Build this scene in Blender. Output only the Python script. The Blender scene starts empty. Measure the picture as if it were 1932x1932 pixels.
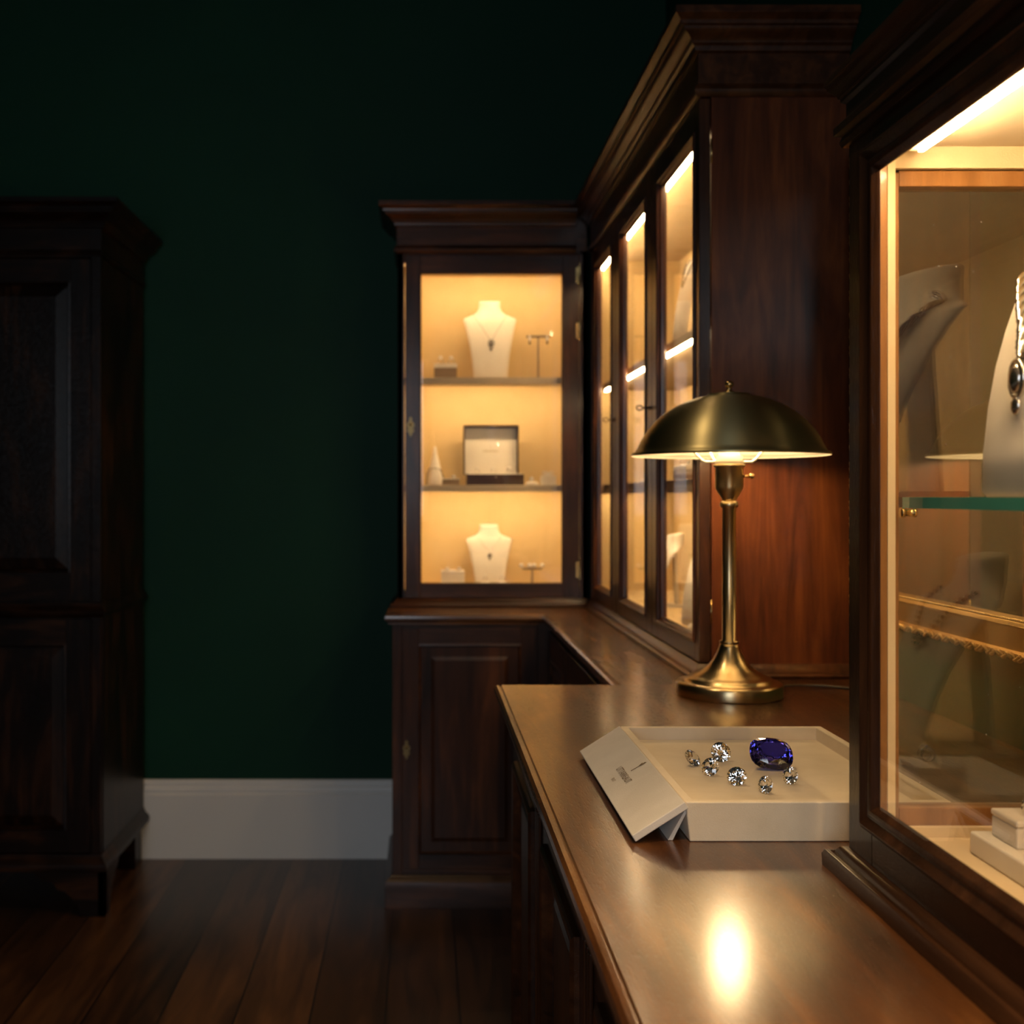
import bpy, math, random
from mathutils import Vector, Matrix
random.seed(7)
SC = bpy.context.scene
COL = SC.collection
PI = math.pi
F = 2080.0; VX = 797.0; VY = 936.0; HC = 1.26       # focal length in px, vanishing point, eye height

# ---------------------------------------------------------------- camera
cam_d = bpy.data.cameras.new('camera'); cam = bpy.data.objects.new('camera', cam_d); COL.objects.link(cam)
cam.location = (0, 0, HC); cam.rotation_euler = (PI/2, 0, 0)
cam_d.sensor_width = 36; cam_d.lens = F/1932*36
cam_d.shift_x = (966-VX)/1932; cam_d.shift_y = -(966-VY)/1932
cam_d.clip_start = 0.02
cam_d.dof.use_dof = True; cam_d.dof.focus_distance = 1.28; cam_d.dof.aperture_fstop = 5.8
SC.camera = cam
# ---------------------------------------------------------------- world, colour, room light
w = bpy.data.worlds.new('world'); SC.world = w; w.use_nodes = True
w.node_tree.nodes['Background'].inputs[0].default_value = (0.35, 0.5, 0.8, 1)
w.node_tree.nodes['Background'].inputs[1].default_value = 0.02
vs = SC.view_settings
vs.view_transform = 'Standard'; vs.look = 'None'; vs.gamma = 1; vs.use_curve_mapping = False; vs.exposure = 0.0
cy = SC.cycles
cy.max_bounces = 10; cy.diffuse_bounces = 4; cy.glossy_bounces = 5; cy.transmission_bounces = 10; cy.transparent_max_bounces = 16
cy.sample_clamp_indirect = 4; cy.use_denoising = True; cy.caustics_refractive = True; cy.blur_glossy = 0.5

def area(name, loc, rot, sx, sy, energy, col):
    d = bpy.data.lights.new(name, 'AREA'); d.shape = 'RECTANGLE'; d.size = sx; d.size_y = sy; d.energy = energy; d.color = col
    o = bpy.data.objects.new(name, d); COL.objects.link(o); o.location = loc; o.rotation_euler = rot
    return o
# dusk daylight coming in through the window behind the camera, left of it
area('window_daylight', (-0.55, -2.12, 1.75), (PI/2, 0, 0), 1.1, 1.3, 24.0, (0.82, 0.90, 1.0))
# warm fill lights, added unseen overhead to brighten tray, counter and floor
def warm_fill(name, loc, energy, r, deg):
    o = area(name, loc, (0, 0, 0), r, r, energy, (1.0, 0.70, 0.40)); o.data.shape = 'DISK'; o.data.spread = math.radians(deg); return o
warm_fill('overhead_fill', (0.05, 0.15, 3.12), 14.0, 0.10, 60)
warm_fill('overhead_fill', (-0.35, 1.7, 3.12), 3.0, 0.10, 80)

LED = (1.0, 0.69, 0.36)
S_STRIP_BACK, S_STRIP_TALL, S_STRIP_CASE, S_BULB = 76, 108, 300, 132

# ---------------------------------------------------------------- materials
def mat(name, col, rough=0.5, metal=0.0, coat=0.0, coat_rough=0.1, **kw):
    m = bpy.data.materials.new(name); m.use_nodes = True
    b = m.node_tree.nodes['Principled BSDF']
    b.inputs['Base Color'].default_value = (*col, 1); b.inputs['Roughness'].default_value = rough
    b.inputs['Metallic'].default_value = metal
    b.inputs['Coat Weight'].default_value = coat; b.inputs['Coat Roughness'].default_value = coat_rough
    for k, v in kw.items(): b.inputs[k.replace('_', ' ')].default_value = v
    return m
def nd(m, t, **inp):
    n = m.node_tree.nodes.new(t)
    for k, v in inp.items(): n.inputs[k.replace('_', ' ')].default_value = v
    return n
def lk(m, a, b): m.node_tree.links.new(a, b)
def ramp(m, src, stops):
    r = nd(m, 'ShaderNodeValToRGB'); e = r.color_ramp.elements
    while len(e) < len(stops): e.new(0.5)
    for i, (p, c) in enumerate(stops): e[i].position = p; e[i].color = (*c, 1)
    lk(m, src, r.inputs[0]); return r
def coords(m, scale, world=False):
    if world: s = nd(m, 'ShaderNodeNewGeometry').outputs['Position']
    else: s = nd(m, 'ShaderNodeTexCoord').outputs['Object']
    mp = nd(m, 'ShaderNodeMapping'); mp.inputs['Scale'].default_value = scale
    lk(m, s, mp.inputs['Vector']); return mp.outputs[0]
def noise(m, vec, scale, detail=4, rough=0.55, dist=0.0):
    n = nd(m, 'ShaderNodeTexNoise', Scale=scale, Detail=detail, Roughness=rough, Distortion=dist)
    lk(m, vec, n.inputs['Vector']); return n.outputs[0]
def bump(m, src, strength, dist=0.002):
    b = nd(m, 'ShaderNodeBump', Strength=strength, Distance=dist); lk(m, src, b.inputs['Height'])
    lk(m, b.outputs[0], m.node_tree.nodes['Principled BSDF'].inputs['Normal']); return b

def wood(name, axis, dark, mid, light, rough=0.34, coat=0.2, coat_rough=0.18, pores=0.25, figure=2.2, spec=0.25, pscale=520):
    m = mat(name, mid, rough, 0, coat, coat_rough); b = m.node_tree.nodes['Principled BSDF']
    b.inputs['Specular IOR Level'].default_value = spec
    st = [1.0, 1.0, 1.0]; st[axis] = 0.09
    a = noise(m, coords(m, tuple(st)), 26, 6, 0.6, 1.2)
    st2 = [1.0]*3; st2[axis] = 0.3
    c = noise(m, coords(m, tuple(st2)), figure*2.2, 4, 0.5, 1.5)
    mx = nd(m, 'ShaderNodeMix'); mx.data_type = 'FLOAT'; mx.inputs[0].default_value = 0.5
    lk(m, a, mx.inputs[2]); lk(m, c, mx.inputs[3])
    r = ramp(m, mx.outputs[0], [(0.33, dark), (0.5, mid), (0.66, light)])
    lk(m, r.outputs[0], b.inputs['Base Color'])
    st3 = [1.0]*3; st3[axis] = 0.16
    p = noise(m, coords(m, tuple(st3)), pscale, 2, 0.6, 0.3)
    pr = ramp(m, p, [(0.36, (0, 0, 0)), (0.46, (1, 1, 1))])
    bump(m, pr.outputs[0], pores, 0.0006)
    return m
DK, MD, LT = (0.010, 0.0035, 0.0015), (0.042, 0.0135, 0.0045), (0.105, 0.034, 0.010)
W = [wood('mahogany_grain_%s' % 'xyz'[i], i, DK, MD, LT) for i in range(3)]
END = wood('red_mahogany_side_panel', 2, (0.03, 0.007, 0.002), (0.11, 0.028, 0.007), (0.22, 0.062, 0.014), rough=0.45, coat=0.12, coat_rough=0.22, figure=3, spec=0.2)
TOP = wood('counter_top_mahogany', 1, (0.020, 0.007, 0.0025), (0.075, 0.025, 0.005), (0.19, 0.072, 0.016), rough=0.42, coat=0.95, coat_rough=0.17, pores=0.55, pscale=400, spec=0.3, figure=3.2)
TOPX = wood('counter_top_mahogany_across', 0, (0.020, 0.007, 0.0025), (0.075, 0.025, 0.005), (0.19, 0.072, 0.016), rough=0.42, coat=0.95, coat_rough=0.16, pores=0.4, spec=0.3, figure=3.2)
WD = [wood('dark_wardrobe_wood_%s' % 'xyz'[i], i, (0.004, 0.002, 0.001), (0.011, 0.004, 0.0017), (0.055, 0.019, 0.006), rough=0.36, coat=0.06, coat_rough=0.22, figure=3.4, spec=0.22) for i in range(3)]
CASEW = [wood('dark_case_wood_%s' % 'xyz'[i], i, (0.012, 0.005, 0.002), (0.035, 0.014, 0.006), (0.07, 0.027, 0.010), rough=0.3, coat=0.4, coat_rough=0.12) for i in range(3)]
HONEY = wood('honey_inner_frame_wood', 2, (0.16, 0.065, 0.018), (0.28, 0.125, 0.036), (0.40, 0.20, 0.07), rough=0.4, coat=0.3, figure=4)

def fabric(name, col, col2, scale=60, b=0.3, rough=0.9):
    m = mat(name, col, rough, Sheen_Weight=0.15)
    v = coords(m, (1, 1, 1)); n = noise(m, v, scale*0.2, 5, 0.6, 0.3)
    r = ramp(m, n, [(0.35, col2), (0.65, col)]); lk(m, r.outputs[0], m.node_tree.nodes['Principled BSDF'].inputs['Base Color'])
    bump(m, noise(m, v, scale*14, 3), b, 0.0006)
    return m
LINING = fabric('honey_silk_lining', (0.80, 0.60, 0.30), (0.76, 0.56, 0.27), 40, 0.12)
LININGC = fabric('cream_case_lining', (0.82, 0.66, 0.40), (0.78, 0.61, 0.35), 60, 0.4)
VELVET = fabric('cream_velvet', (0.90, 0.83, 0.68), (0.84, 0.76, 0.61), 50, 0.35)
SUEDE = fabric('ivory_suede', (0.88, 0.74, 0.53), (0.80, 0.66, 0.45), 75, 0.45)
SUEDEL = fabric('pale_grey_ivory_suede', (0.76, 0.70, 0.61), (0.65, 0.59, 0.50), 45, 0.5)
SHELFM = mat('beige_shelf_cover', (0.62, 0.50, 0.33), 0.7)
DARKBOX = wood('dark_box_wood', 0, (0.03, 0.012, 0.006), (0.05, 0.02, 0.01), (0.07, 0.03, 0.015))
TAUPE = mat('taupe_card', (0.26, 0.18, 0.11), 0.7)
INK = mat('brown_foil_print', (0.22, 0.155, 0.085), 0.5, 0.2)
GREENP = mat('dark_green_wall_paint', (0.006, 0.046, 0.024), 0.62, Specular_IOR_Level=0.22)
_m = GREENP; _v = coords(_m, (1, 1, 1), True)
_r = ramp(_m, noise(_m, _v, 0.9, 3, 0.5, 0.4), [(0.3, (0.0025, 0.033, 0.0185)), (0.7, (0.0045, 0.050, 0.0265))]); lk(_m, _r.outputs[0], _m.node_tree.nodes['Principled BSDF'].inputs['Base Color'])
bump(_m, noise(_m, _v, 60, 3), 0.12, 0.002)
CEILP = mat('ceiling_paint', (0.10, 0.11, 0.10), 0.8)
SKIRT = mat('white_skirting_paint', (0.86, 0.85, 0.83), 0.42)
BLACKM = mat('shadow_gap', (0.004, 0.003, 0.002), 0.8)

def brass(name, col, rough, aniso=0.0, bumpy=0.0):
    m = mat(name, col, rough, 1.0)
    b = m.node_tree.nodes['Principled BSDF']
    if aniso:
        b.inputs['Anisotropic'].default_value = aniso
        t = nd(m, 'ShaderNodeTangent'); t.direction_type = 'RADIAL'; t.axis = 'Z'; b.inputs['Anisotropic Rotation'].default_value = 0.25; lk(m, t.outputs[0], b.inputs['Tangent'])
    if bumpy: bump(m, noise(m, coords(m, (1, 1, 28)), 16, 4), bumpy, 0.0004)
    return m
BRASS = brass('brushed_brass', (0.58, 0.45, 0.25), 0.30, 0.65, 0.08)
BRASSD = brass('dark_antique_brass', (0.45, 0.39, 0.20), 0.42, 0.75, 0.1)
BRASSP = brass('polished_brass', (0.62, 0.42, 0.17), 0.25)
DULLB = brass('dull_brass', (0.26, 0.18, 0.08), 0.4)
IRON = brass('old_bronze', (0.07, 0.045, 0.025), 0.4)
GILT = brass('gilt_leaf', (0.82, 0.52, 0.20), 0.40)
SILVER = brass('bright_silver', (0.80, 0.78, 0.74), 0.18)
SILVERD = brass('oxidised_silver', (0.33, 0.30, 0.26), 0.22)
CREAMP = mat('cream_enamel', (0.85, 0.80, 0.68), 0.45)
PEARL = mat('pearl', (0.90, 0.85, 0.75), 0.18, 0, 0.5, 0.05)
CORDM = mat('brown_cord', (0.03, 0.02, 0.012), 0.5)
MIRROR = mat('mirror_silvering', (0.78, 0.80, 0.76), 0.015, 1.0)

def emis(name, col, s):
    m = bpy.data.materials.new(name); m.use_nodes = True; t = m.node_tree
    t.nodes.remove(t.nodes['Principled BSDF'])
    e = t.nodes.new('ShaderNodeEmission'); e.inputs[0].default_value = (*col, 1); e.inputs[1].default_value = s
    t.links.new(e.outputs[0], t.nodes['Material Output'].inputs[0]); return m
LEDB = emis('led_back_cabinet', LED, S_STRIP_BACK)
LEDT = emis('led_tall_cabinet', LED, S_STRIP_TALL)
LEDC = emis('led_show_case', LED, S_STRIP_CASE)
BULBM = emis('warm_bulb', (1.0, 0.68, 0.33), S_BULB)

def glass(name, tint=(1, 1, 1), base=0.05, k=1.0, dust=0.0):
    m = bpy.data.materials.new(name); m.use_nodes = True; t = m.node_tree
    t.nodes.remove(t.nodes['Principled BSDF'])
    tr = t.nodes.new('ShaderNodeBsdfTransparent'); tr.inputs[0].default_value = (*tint, 1)
    gl = t.nodes.new('ShaderNodeBsdfGlossy'); gl.inputs['Roughness'].default_value = 0.0; gl.inputs[0].default_value = (1, 1, 1, 1)
    lw = t.nodes.new('ShaderNodeLayerWeight'); lw.inputs[0].default_value = 0.5
    p = t.nodes.new('ShaderNodeMath'); p.operation = 'POWER'; p.inputs[1].default_value = 4.0
    t.links.new(lw.outputs['Facing'], p.inputs[0])
    q = t.nodes.new('ShaderNodeMath'); q.operation = 'MULTIPLY_ADD'; q.inputs[1].default_value = k*(1-base); q.inputs[2].default_value = base
    t.links.new(p.outputs[0], q.inputs[0])
    mx = t.nodes.new('ShaderNodeMixShader')
    t.links.new(q.outputs[0], mx.inputs[0]); t.links.new(tr.outputs[0], mx.inputs[1]); t.links.new(gl.outputs[0], mx.inputs[2])
    last = mx.outputs[0]
    if dust:
        tc = t.nodes.new('ShaderNodeTexCoord'); v = t.nodes.new('ShaderNodeTexVoronoi'); v.inputs['Scale'].default_value = 60
        t.links.new(tc.outputs['Object'], v.inputs['Vector'])
        r = t.nodes.new('ShaderNodeValToRGB'); r.color_ramp.elements[0].position = 0.035; r.color_ramp.elements[0].color = (dust, dust, dust, 1)
        r.color_ramp.elements[1].position = 0.055; r.color_ramp.elements[1].color = (0.0, 0.0, 0.0, 1)
        t.links.new(v.outputs['Distance'], r.inputs[0])
        df = t.nodes.new('ShaderNodeBsdfDiffuse'); df.inputs[0].default_value = (0.8, 0.8, 0.8, 1)
        m2 = t.nodes.new('ShaderNodeMixShader'); t.links.new(r.outputs[0], m2.inputs[0]); t.links.new(last, m2.inputs[1]); t.links.new(df.outputs[0], m2.inputs[2]); last = m2.outputs[0]
    t.links.new(last, t.nodes['Material Output'].inputs[0]); return m
GLASS = glass('clear_glass', (0.98, 0.98, 0.98), 0.03, 0.55)
GLASSF = glass('dusty_case_glass', (0.97, 0.98, 0.97), 0.13, 0.9, 0.3)
GLASSG = mat('green_glass_edge', (0.11, 0.48, 0.34), 0.06, 0, 0.6, 0.02)
DIAMOND = mat('diamond', (1, 1, 1), 0.0, 0, Transmission_Weight=1.0, IOR=1.95)
TANZ = mat('tanzanite', (0.055, 0.05, 0.60), 0.0, 0, Transmission_Weight=1.0, IOR=1.75)

# ---------------------------------------------------------------- mesh helpers
def sub(a, b): return tuple(a[i]-b[i] for i in range(3))
class MB:
    def __init__(s): s.v = []; s.f = []; s.m = []; s.sm = []
    def add(s, vs_, fs, mi=0, smooth=False):
        o = len(s.v); s.v += [tuple(p) for p in vs_]
        for f in fs: s.f.append([i+o for i in f]); s.m.append(mi); s.sm.append(smooth)
    def box(s, x0, x1, y0, y1, z0, z1, mi=0):
        x0, x1 = sorted((x0, x1)); y0, y1 = sorted((y0, y1)); z0, z1 = sorted((z0, z1))
        s.add([(x0,y0,z0),(x1,y0,z0),(x1,y1,z0),(x0,y1,z0),(x0,y0,z1),(x1,y0,z1),(x1,y1,z1),(x0,y1,z1)],
              [(0,3,2,1),(4,5,6,7),(0,1,5,4),(1,2,6,5),(2,3,7,6),(3,0,4,7)], mi)
        return s
    def lathe(s, prof, c=(0,0,0), n=48, mi=0, axis=2, caps=True):
        vs_ = []; 
        for (r, h) in prof:
            for k in range(n):
                a = 2*PI*k/n; p = (r*math.cos(a), r*math.sin(a), h)
                if axis == 0: p = (p[2], p[0], p[1])
                if axis == 1: p = (p[0], -p[2], p[1])
                vs_.append((p[0]+c[0], p[1]+c[1], p[2]+c[2]))
        fs = []
        for i in range(len(prof)-1):
            for k in range(n):
                k2 = (k+1) % n; fs.append((i*n+k, i*n+k2, (i+1)*n+k2, (i+1)*n+k))
        if caps:
            if prof[0][0] > 1e-5: fs.append(tuple(range(n))[::-1])
            if prof[-1][0] > 1e-5: fs.append(tuple((len(prof)-1)*n+k for k in range(n)))
        s.add(vs_, fs, mi, True); return s
    def tube(s, pts, r, n=8, mi=0, closed=False, radii=None):
        pts = [Vector(p) for p in pts]; N = len(pts); rings = []
        up = Vector((0.13, 0.27, 0.95)).normalized()
        for i, p in enumerate(pts):
            if closed: t = pts[(i+1) % N]-pts[i-1]
            else: t = pts[min(i+1, N-1)]-pts[max(i-1, 0)]
            t.normalize(); a = t.cross(up)
            if a.length < 1e-4: a = t.cross(Vector((1, 0, 0)))
            a.normalize(); b = t.cross(a); rr = radii[i] if radii else r
            rings.append([p + rr*(math.cos(2*PI*k/n)*a + math.sin(2*PI*k/n)*b) for k in range(n)])
        fs = []; M = N if closed else N-1
        for i in range(M):
            j = (i+1) % N
            for k in range(n): fs.append((i*n+k, i*n+(k+1) % n, j*n+(k+1) % n, j*n+k))
        if not closed: fs += [tuple(range(n))[::-1], tuple((N-1)*n+k for k in range(n))]
        s.add([q for r_ in rings for q in r_], fs, mi, True); return s
    def sphere(s, c, r, n=12, mi=0, sc=(1, 1, 1)):
        m = n//2; vs_ = []; fs = []
        for i in range(m+1):
            th = PI*i/m
            for k in range(n):
                a = 2*PI*k/n
                vs_.append((c[0]+sc[0]*r*math.sin(th)*math.cos(a), c[1]+sc[1]*r*math.sin(th)*math.sin(a), c[2]+sc[2]*r*math.cos(th)))
        for i in range(m):
            for k in range(n): fs.append((i*n+k, (i+1)*n+k, (i+1)*n+(k+1) % n, i*n+(k+1) % n))
        s.add(vs_, fs, mi, True); return s
    def plan(s, path, prof, mi=0, closed=False):
        # sweep a closed profile [(out, z)...] along a plan path; outward is to the right of travel
        N = len(path); P = [Vector(p) for p in path]; offs = []
        for i in range(N):
            ns = []
            if i > 0 or closed: d = (P[i]-P[i-1]).normalized(); ns.append(Vector((d.y, -d.x)))
            if i < N-1 or closed: d = (P[(i+1) % N]-P[i]).normalized(); ns.append(Vector((d.y, -d.x)))
            if len(ns) == 1: offs.append(ns[0])
            else: m = ns[0]+ns[1]; offs.append(m/ (1+ns[0].dot(ns[1])))
        n = len(prof); vs_ = []
        for i in range(N):
            for (o, z) in prof: q = P[i]+offs[i]*o; vs_.append((q.x, q.y, z))
        fs = []
        for i in range(N if closed else N-1):
            j = (i+1) % N
            for k in range(n): fs.append((i*n+k, j*n+k, j*n+(k+1) % n, i*n+(k+1) % n))
        if not closed: fs += [tuple(range(n)), tuple((N-1)*n+k for k in range(n))[::-1]]
        s.add(vs_, fs, mi); return s
    def build(s, name, mats, parent=None, bevel=0.0, seg=2, smooth_angle=None):
        me = bpy.data.meshes.new(name); off = Vector(parent_world(parent)) if parent else Vector((0, 0, 0))
        me.from_pydata([tuple(Vector(p)-off) for p in s.v], [], s.f)
        if not isinstance(mats, (list, tuple)): mats = [mats]
        for m in mats: me.materials.append(m)
        import bmesh
        for p, mi, sm in zip(me.polygons, s.m, s.sm): p.material_index = min(mi, len(mats)-1); p.use_smooth = sm
        bm = bmesh.new(); bm.from_mesh(me); bmesh.ops.recalc_face_normals(bm, faces=bm.faces[:]); bm.to_mesh(me); bm.free()
        o = bpy.data.objects.new(name, me); COL.objects.link(o)
        if parent: o.parent = parent
        if bevel:
            b = o.modifiers.new('bevel', 'BEVEL'); b.width = bevel; b.segments = seg; b.limit_method = 'ANGLE'; b.angle_limit = math.radians(35)
            b.harden_normals = True
            for p in me.polygons: p.use_smooth = True
        return o
def parent_world(p):
    v = Vector((0, 0, 0))
    while p is not None: v += p.location; p = p.parent
    return v
class Fr:
    """local frame on a vertical face: u along the face, v up, n outward"""
    def __init__(s, o, u, n): s.o = Vector(o); s.u = Vector(u); s.n = Vector(n)
    def p(s, u, v, n): q = s.o + s.u*u + s.n*n; return (q.x, q.y, q.z+v)
    def box(s, mb, u0, u1, v0, v1, n0, n1, mi=0):
        a = s.p(u0, v0, n0); b = s.p(u1, v1, n1); mb.box(a[0], b[0], a[1], b[1], a[2], b[2], mi)
    def ring(s, mb, u0, u1, v0, v1, prof, mi=0, closed=True, fill=False, smooth=False):
        n = len(prof); vs_ = []
        for (i, d) in prof: vs_ += [s.p(u0+i, v0+i, d), s.p(u1-i, v0+i, d), s.p(u1-i, v1-i, d), s.p(u0+i, v1-i, d)]
        fs = []
        for k in range(n if closed else n-1):
            j = (k+1) % n
            for c in range(4): e = (c+1) % 4; fs.append((k*4+c, k*4+e, j*4+e, j*4+c))
        if fill: fs.append(tuple((n-1)*4+c for c in range(4)))
        mb.add(vs_, fs, mi, smooth)
XF = lambda x, y: Fr((x, y, 0), (1, 0, 0), (0, -1, 0))      # faces the camera (-Y)
YF = lambda x: Fr((x, 0, 0), (0, -1, 0), (-1, 0, 0))         # faces the room (-X); u = -Y

def tag(o, label=None, cat=None, group=None, kind=None):
    if label: o['label'] = label
    if cat: o['category'] = cat
    if group: o['group'] = group
    if kind: o['kind'] = kind
    return o
def empty(name, loc, label=None, cat=None, group=None):
    o = bpy.data.objects.new(name, None); COL.objects.link(o); o.location = loc; o.empty_display_size = 0.05
    return tag(o, label, cat, group)
def struct(o): o['kind'] = 'structure'; return o
def ogee(o0, z0, o1, z1, n=6):
    """s-curve from (o0,z0) to (o1,z1)"""
    r = []
    for i in range(n+1):
        t = i/n; s_ = t - math.sin(2*PI*t)/(2*PI)*0.9
        r.append((o0+(o1-o0)*s_, z0+(z1-z0)*t))
    return r

def frame_boards(fr, mb, u0, u1, v0, v1, ou0, ou1, ov0, ov1, n0, n1, mu=0, mv=2):
    """stiles and rails around an opening; mu = material of the rails, mv = of the stiles"""
    fr.box(mb, u0, ou0, v0, v1, n0, n1, mv); fr.box(mb, ou1, u1, v0, v1, n0, n1, mv)
    fr.box(mb, ou0, ou1, v0, ov0, n0, n1, mu); fr.box(mb, ou0, ou1, ov1, v1, n0, n1, mu)
def panel_door(name, fr, u0, u1, v0, v1, th, border, parent, mats, mu, bt=None, bb=None, bev=0.045):
    mb = MB(); bt = bt or border; bb = bb or border
    a, b, c, d = u0+border, u1-border, v0+bb, v1-bt
    frame_boards(fr, mb, u0, u1, v0, v1, a, b, c, d, -th, 0, mu, 2)
    o = mb.build(name, mats, parent, 0.0012)
    pm = MB()
    fr.ring(pm, a, b, c, d, [(0, -th+0.004), (0, -0.012), (0.008, -0.012), (0.008+bev, -0.001)], 2, closed=False, fill=True)
    pm.build('raised_panel', mats, o)
    mo = MB(); fr.ring(mo, a, b, c, d, [(-0.001, 0.002), (0.004, 0.003), (0.007, -0.003), (0.010, -0.008), (0.010, -0.0125), (-0.001, -0.0125)], mu)
    mo.build('panel_moulding', mats, o)
    return o
GLASS_MOULD = [(-0.001, 0.002), (0.003, 0.0045), (0.006, 0.003), (0.008, -0.003), (0.011, -0.005), (0.013, -0.012), (0.013, -0.016), (-0.001, -0.016)]

# ================================================================= the room
XR, YB = 0.85, 3.85
def slab(name, x0, x1, y0, y1, z0, z1, m): return struct(MB().box(x0, x1, y0, y1, z0, z1).build(name, m))
FLOORM = mat('floor_boards', (0.04, 0.02, 0.01), 0.36, 0, 0.3, 0.22)
def floor_nodes():
    m = FLOORM; b = m.node_tree.nodes['Principled BSDF']
    g = nd(m, 'ShaderNodeNewGeometry'); sx = nd(m, 'ShaderNodeSeparateXYZ'); lk(m, g.outputs['Position'], sx.inputs[0])
    def M(op, a, v=None, c=None):
        n = nd(m, 'ShaderNodeMath'); n.operation = op
        lk(m, a, n.inputs[0])
        if v is not None:
            if isinstance(v, (int, float)): n.inputs[1].default_value = v
            else: lk(m, v, n.inputs[1])
        return n.outputs[0]
    q = M('DIVIDE', M('ADD', sx.outputs[0], 20.055), 0.1815); fl = M('FLOOR', q); fr_ = M('FRACT', q)
    gap = M('LESS_THAN', M('MINIMUM', fr_, M('SUBTRACT', M('MULTIPLY', fr_, -1.0), -1.0)), 0.013)
    wn = nd(m, 'ShaderNodeTexWhiteNoise'); wn.noise_dimensions = '1D'; lk(m, fl, wn.inputs['W'])
    cmb = nd(m, 'ShaderNodeCombineXYZ'); lk(m, M('ADD', sx.outputs[0], M('MULTIPLY', fl, 3.7)), cmb.inputs[0])
    lk(m, M('MULTIPLY', sx.outputs[1], 0.12), cmb.inputs[1])
    n1 = noise(m, cmb.outputs[0], 16, 6, 0.6, 1.0)
    s = M('ADD', M('MULTIPLY', n1, 0.8), M('MULTIPLY', wn.outputs[0], 0.25))
    r = ramp(m, s, [(0.3, (0.012, 0.006, 0.003)), (0.52, (0.045, 0.018, 0.007)), (0.75, (0.12, 0.05, 0.017))])
    mx = nd(m, 'ShaderNodeMix'); mx.data_type = 'RGBA'; lk(m, gap, mx.inputs[0]); lk(m, r.outputs[0], mx.inputs[6]); mx.inputs[7].default_value = (0.002, 0.001, 0.001, 1)
    lk(m, mx.outputs[2], b.inputs['Base Color'])
    bump(m, M('SUBTRACT', M('MULTIPLY', n1, 0.15), gap), 0.5, 0.002)
floor_nodes()
slab('floor', -2.9, XR+0.1, -2.4, YB+0.1, -0.08, 0, FLOORM)
slab('ceiling', -2.9, XR+0.1, -2.4, YB+0.1, 3.15, 3.25, CEILP)
slab('wall_back', -2.9, XR+0.1, YB, YB+0.1, 0, 3.15, GREENP)
slab('wall_right', XR, XR+0.1, -2.4, YB, 0, 3.15, GREENP)
slab('wall_left', -3.0, -2.9, -2.4, YB+0.1, 0, 3.15, GREENP)
mb = MB()
mb.box(-2.9, -1.15, -2.4, -2.3, 0, 3.15).box(0.05, XR, -2.4, -2.3, 0, 3.15).box(-1.15, 0.05, -2.4, -2.3, 0, 1.05).box(-1.15, 0.05, -2.4, -2.3, 2.45, 3.15)
struct(mb.build('wall_front', GREENP))
wf = MB(); f_ = Fr((0, -2.3, 0), (-1, 0, 0), (0, 1, 0))
frame_boards(f_, wf, -0.05, 1.15, 1.05, 2.45, 0.01, 1.09, 1.11, 2.39, -0.08, -0.02, 0, 0)
f_.box(wf, 0.53, 0.57, 1.11, 2.39, -0.06, -0.03); f_.box(wf, 0.01, 1.09, 1.73, 1.77, -0.06, -0.03)
win = struct(wf.build('window_1', SKIRT, None, 0.002)); 
g = MB(); f_.box(g, 0.01, 1.09, 1.11, 2.39, -0.05, -0.046); g.build('window_pane', GLASS, win)
SK = [(0, 0), (0.024, 0), (0.024, 0.222), (0.020, 0.226), (0.015, 0.226), (0.015, 0.231), (0.019, 0.233), (0.019, 0.244), (0.015, 0.250), (0.010, 0.250), (0.010, 0.255), (0.013, 0.257), (0.011, 0.266), (0.006, 0.272), (0, 0.272)]
struct(MB().plan([(-2.88, YB), (-0.09, YB)], SK).build('baseboard_back', SKIRT, None, 0.0008))
struct(MB().plan([(-2.9, -2.2), (-2.9, YB-0.03)], [(o, z) for o, z in SK]).build('baseboard_left', SKIRT, None, 0.0008))

# ================================================================= wardrobe at the left
wl, wr, wy = -2.02, -0.969, 3.32
R = empty('wardrobe', ((wl+wr)/2, 3.58, 0), 'tall dark mahogany wardrobe with stepped cornice standing at the left against the green wall', 'wardrobe')
mb = MB()
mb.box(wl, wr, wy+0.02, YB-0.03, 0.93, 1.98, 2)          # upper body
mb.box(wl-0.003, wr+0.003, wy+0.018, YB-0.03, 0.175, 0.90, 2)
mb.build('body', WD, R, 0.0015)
CORN = [(0, 1.985), (0.006, 1.985), (0.010, 1.992), (0.006, 2.0), (0.003, 2.0), (0.003, 2.066), (0.010, 2.068), (0.012, 2.076)] + ogee(0.015, 2.080, 0.046, 2.112, 6) + [(0.050, 2.114), (0.050, 2.120), (0.058, 2.126), (0.066, 2.132), (0.066, 2.145), (0, 2.145)]
pth = [(wl, YB-0.03), (wl, wy), (wr, wy), (wr, YB-0.03)]
mb = MB(); mb.plan(pth, CORN, 0); mb.box(wl, wr, wy, YB-0.03, 1.98, 2.145, 0); mb.build('cornice', WD, R, 0.0008)
mb = MB(); mb.plan(pth, [(0, 0.895), (0.004, 0.895), (0.008, 0.90), (0.016, 0.906), (0.018, 0.914), (0.012, 0.922), (0.006, 0.930), (0.004, 0.938), (0, 0.938)], 0); mb.box(wl, wr, wy, YB-0.03, 0.895, 0.938, 0); mb.build('waist_moulding', WD, R, 0.0006)
fr = XF(0, wy)
mid = (wl+wr)/2
for a, b in ((wl+0.03, mid-0.002), (mid+0.002, wr-0.03)):
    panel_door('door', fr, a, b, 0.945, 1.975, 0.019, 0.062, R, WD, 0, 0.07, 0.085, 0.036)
    panel_door('door', fr, a, b, 0.185, 0.890, 0.019, 0.075, R, WD, 0, 0.075, 0.07, 0.035)
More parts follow.
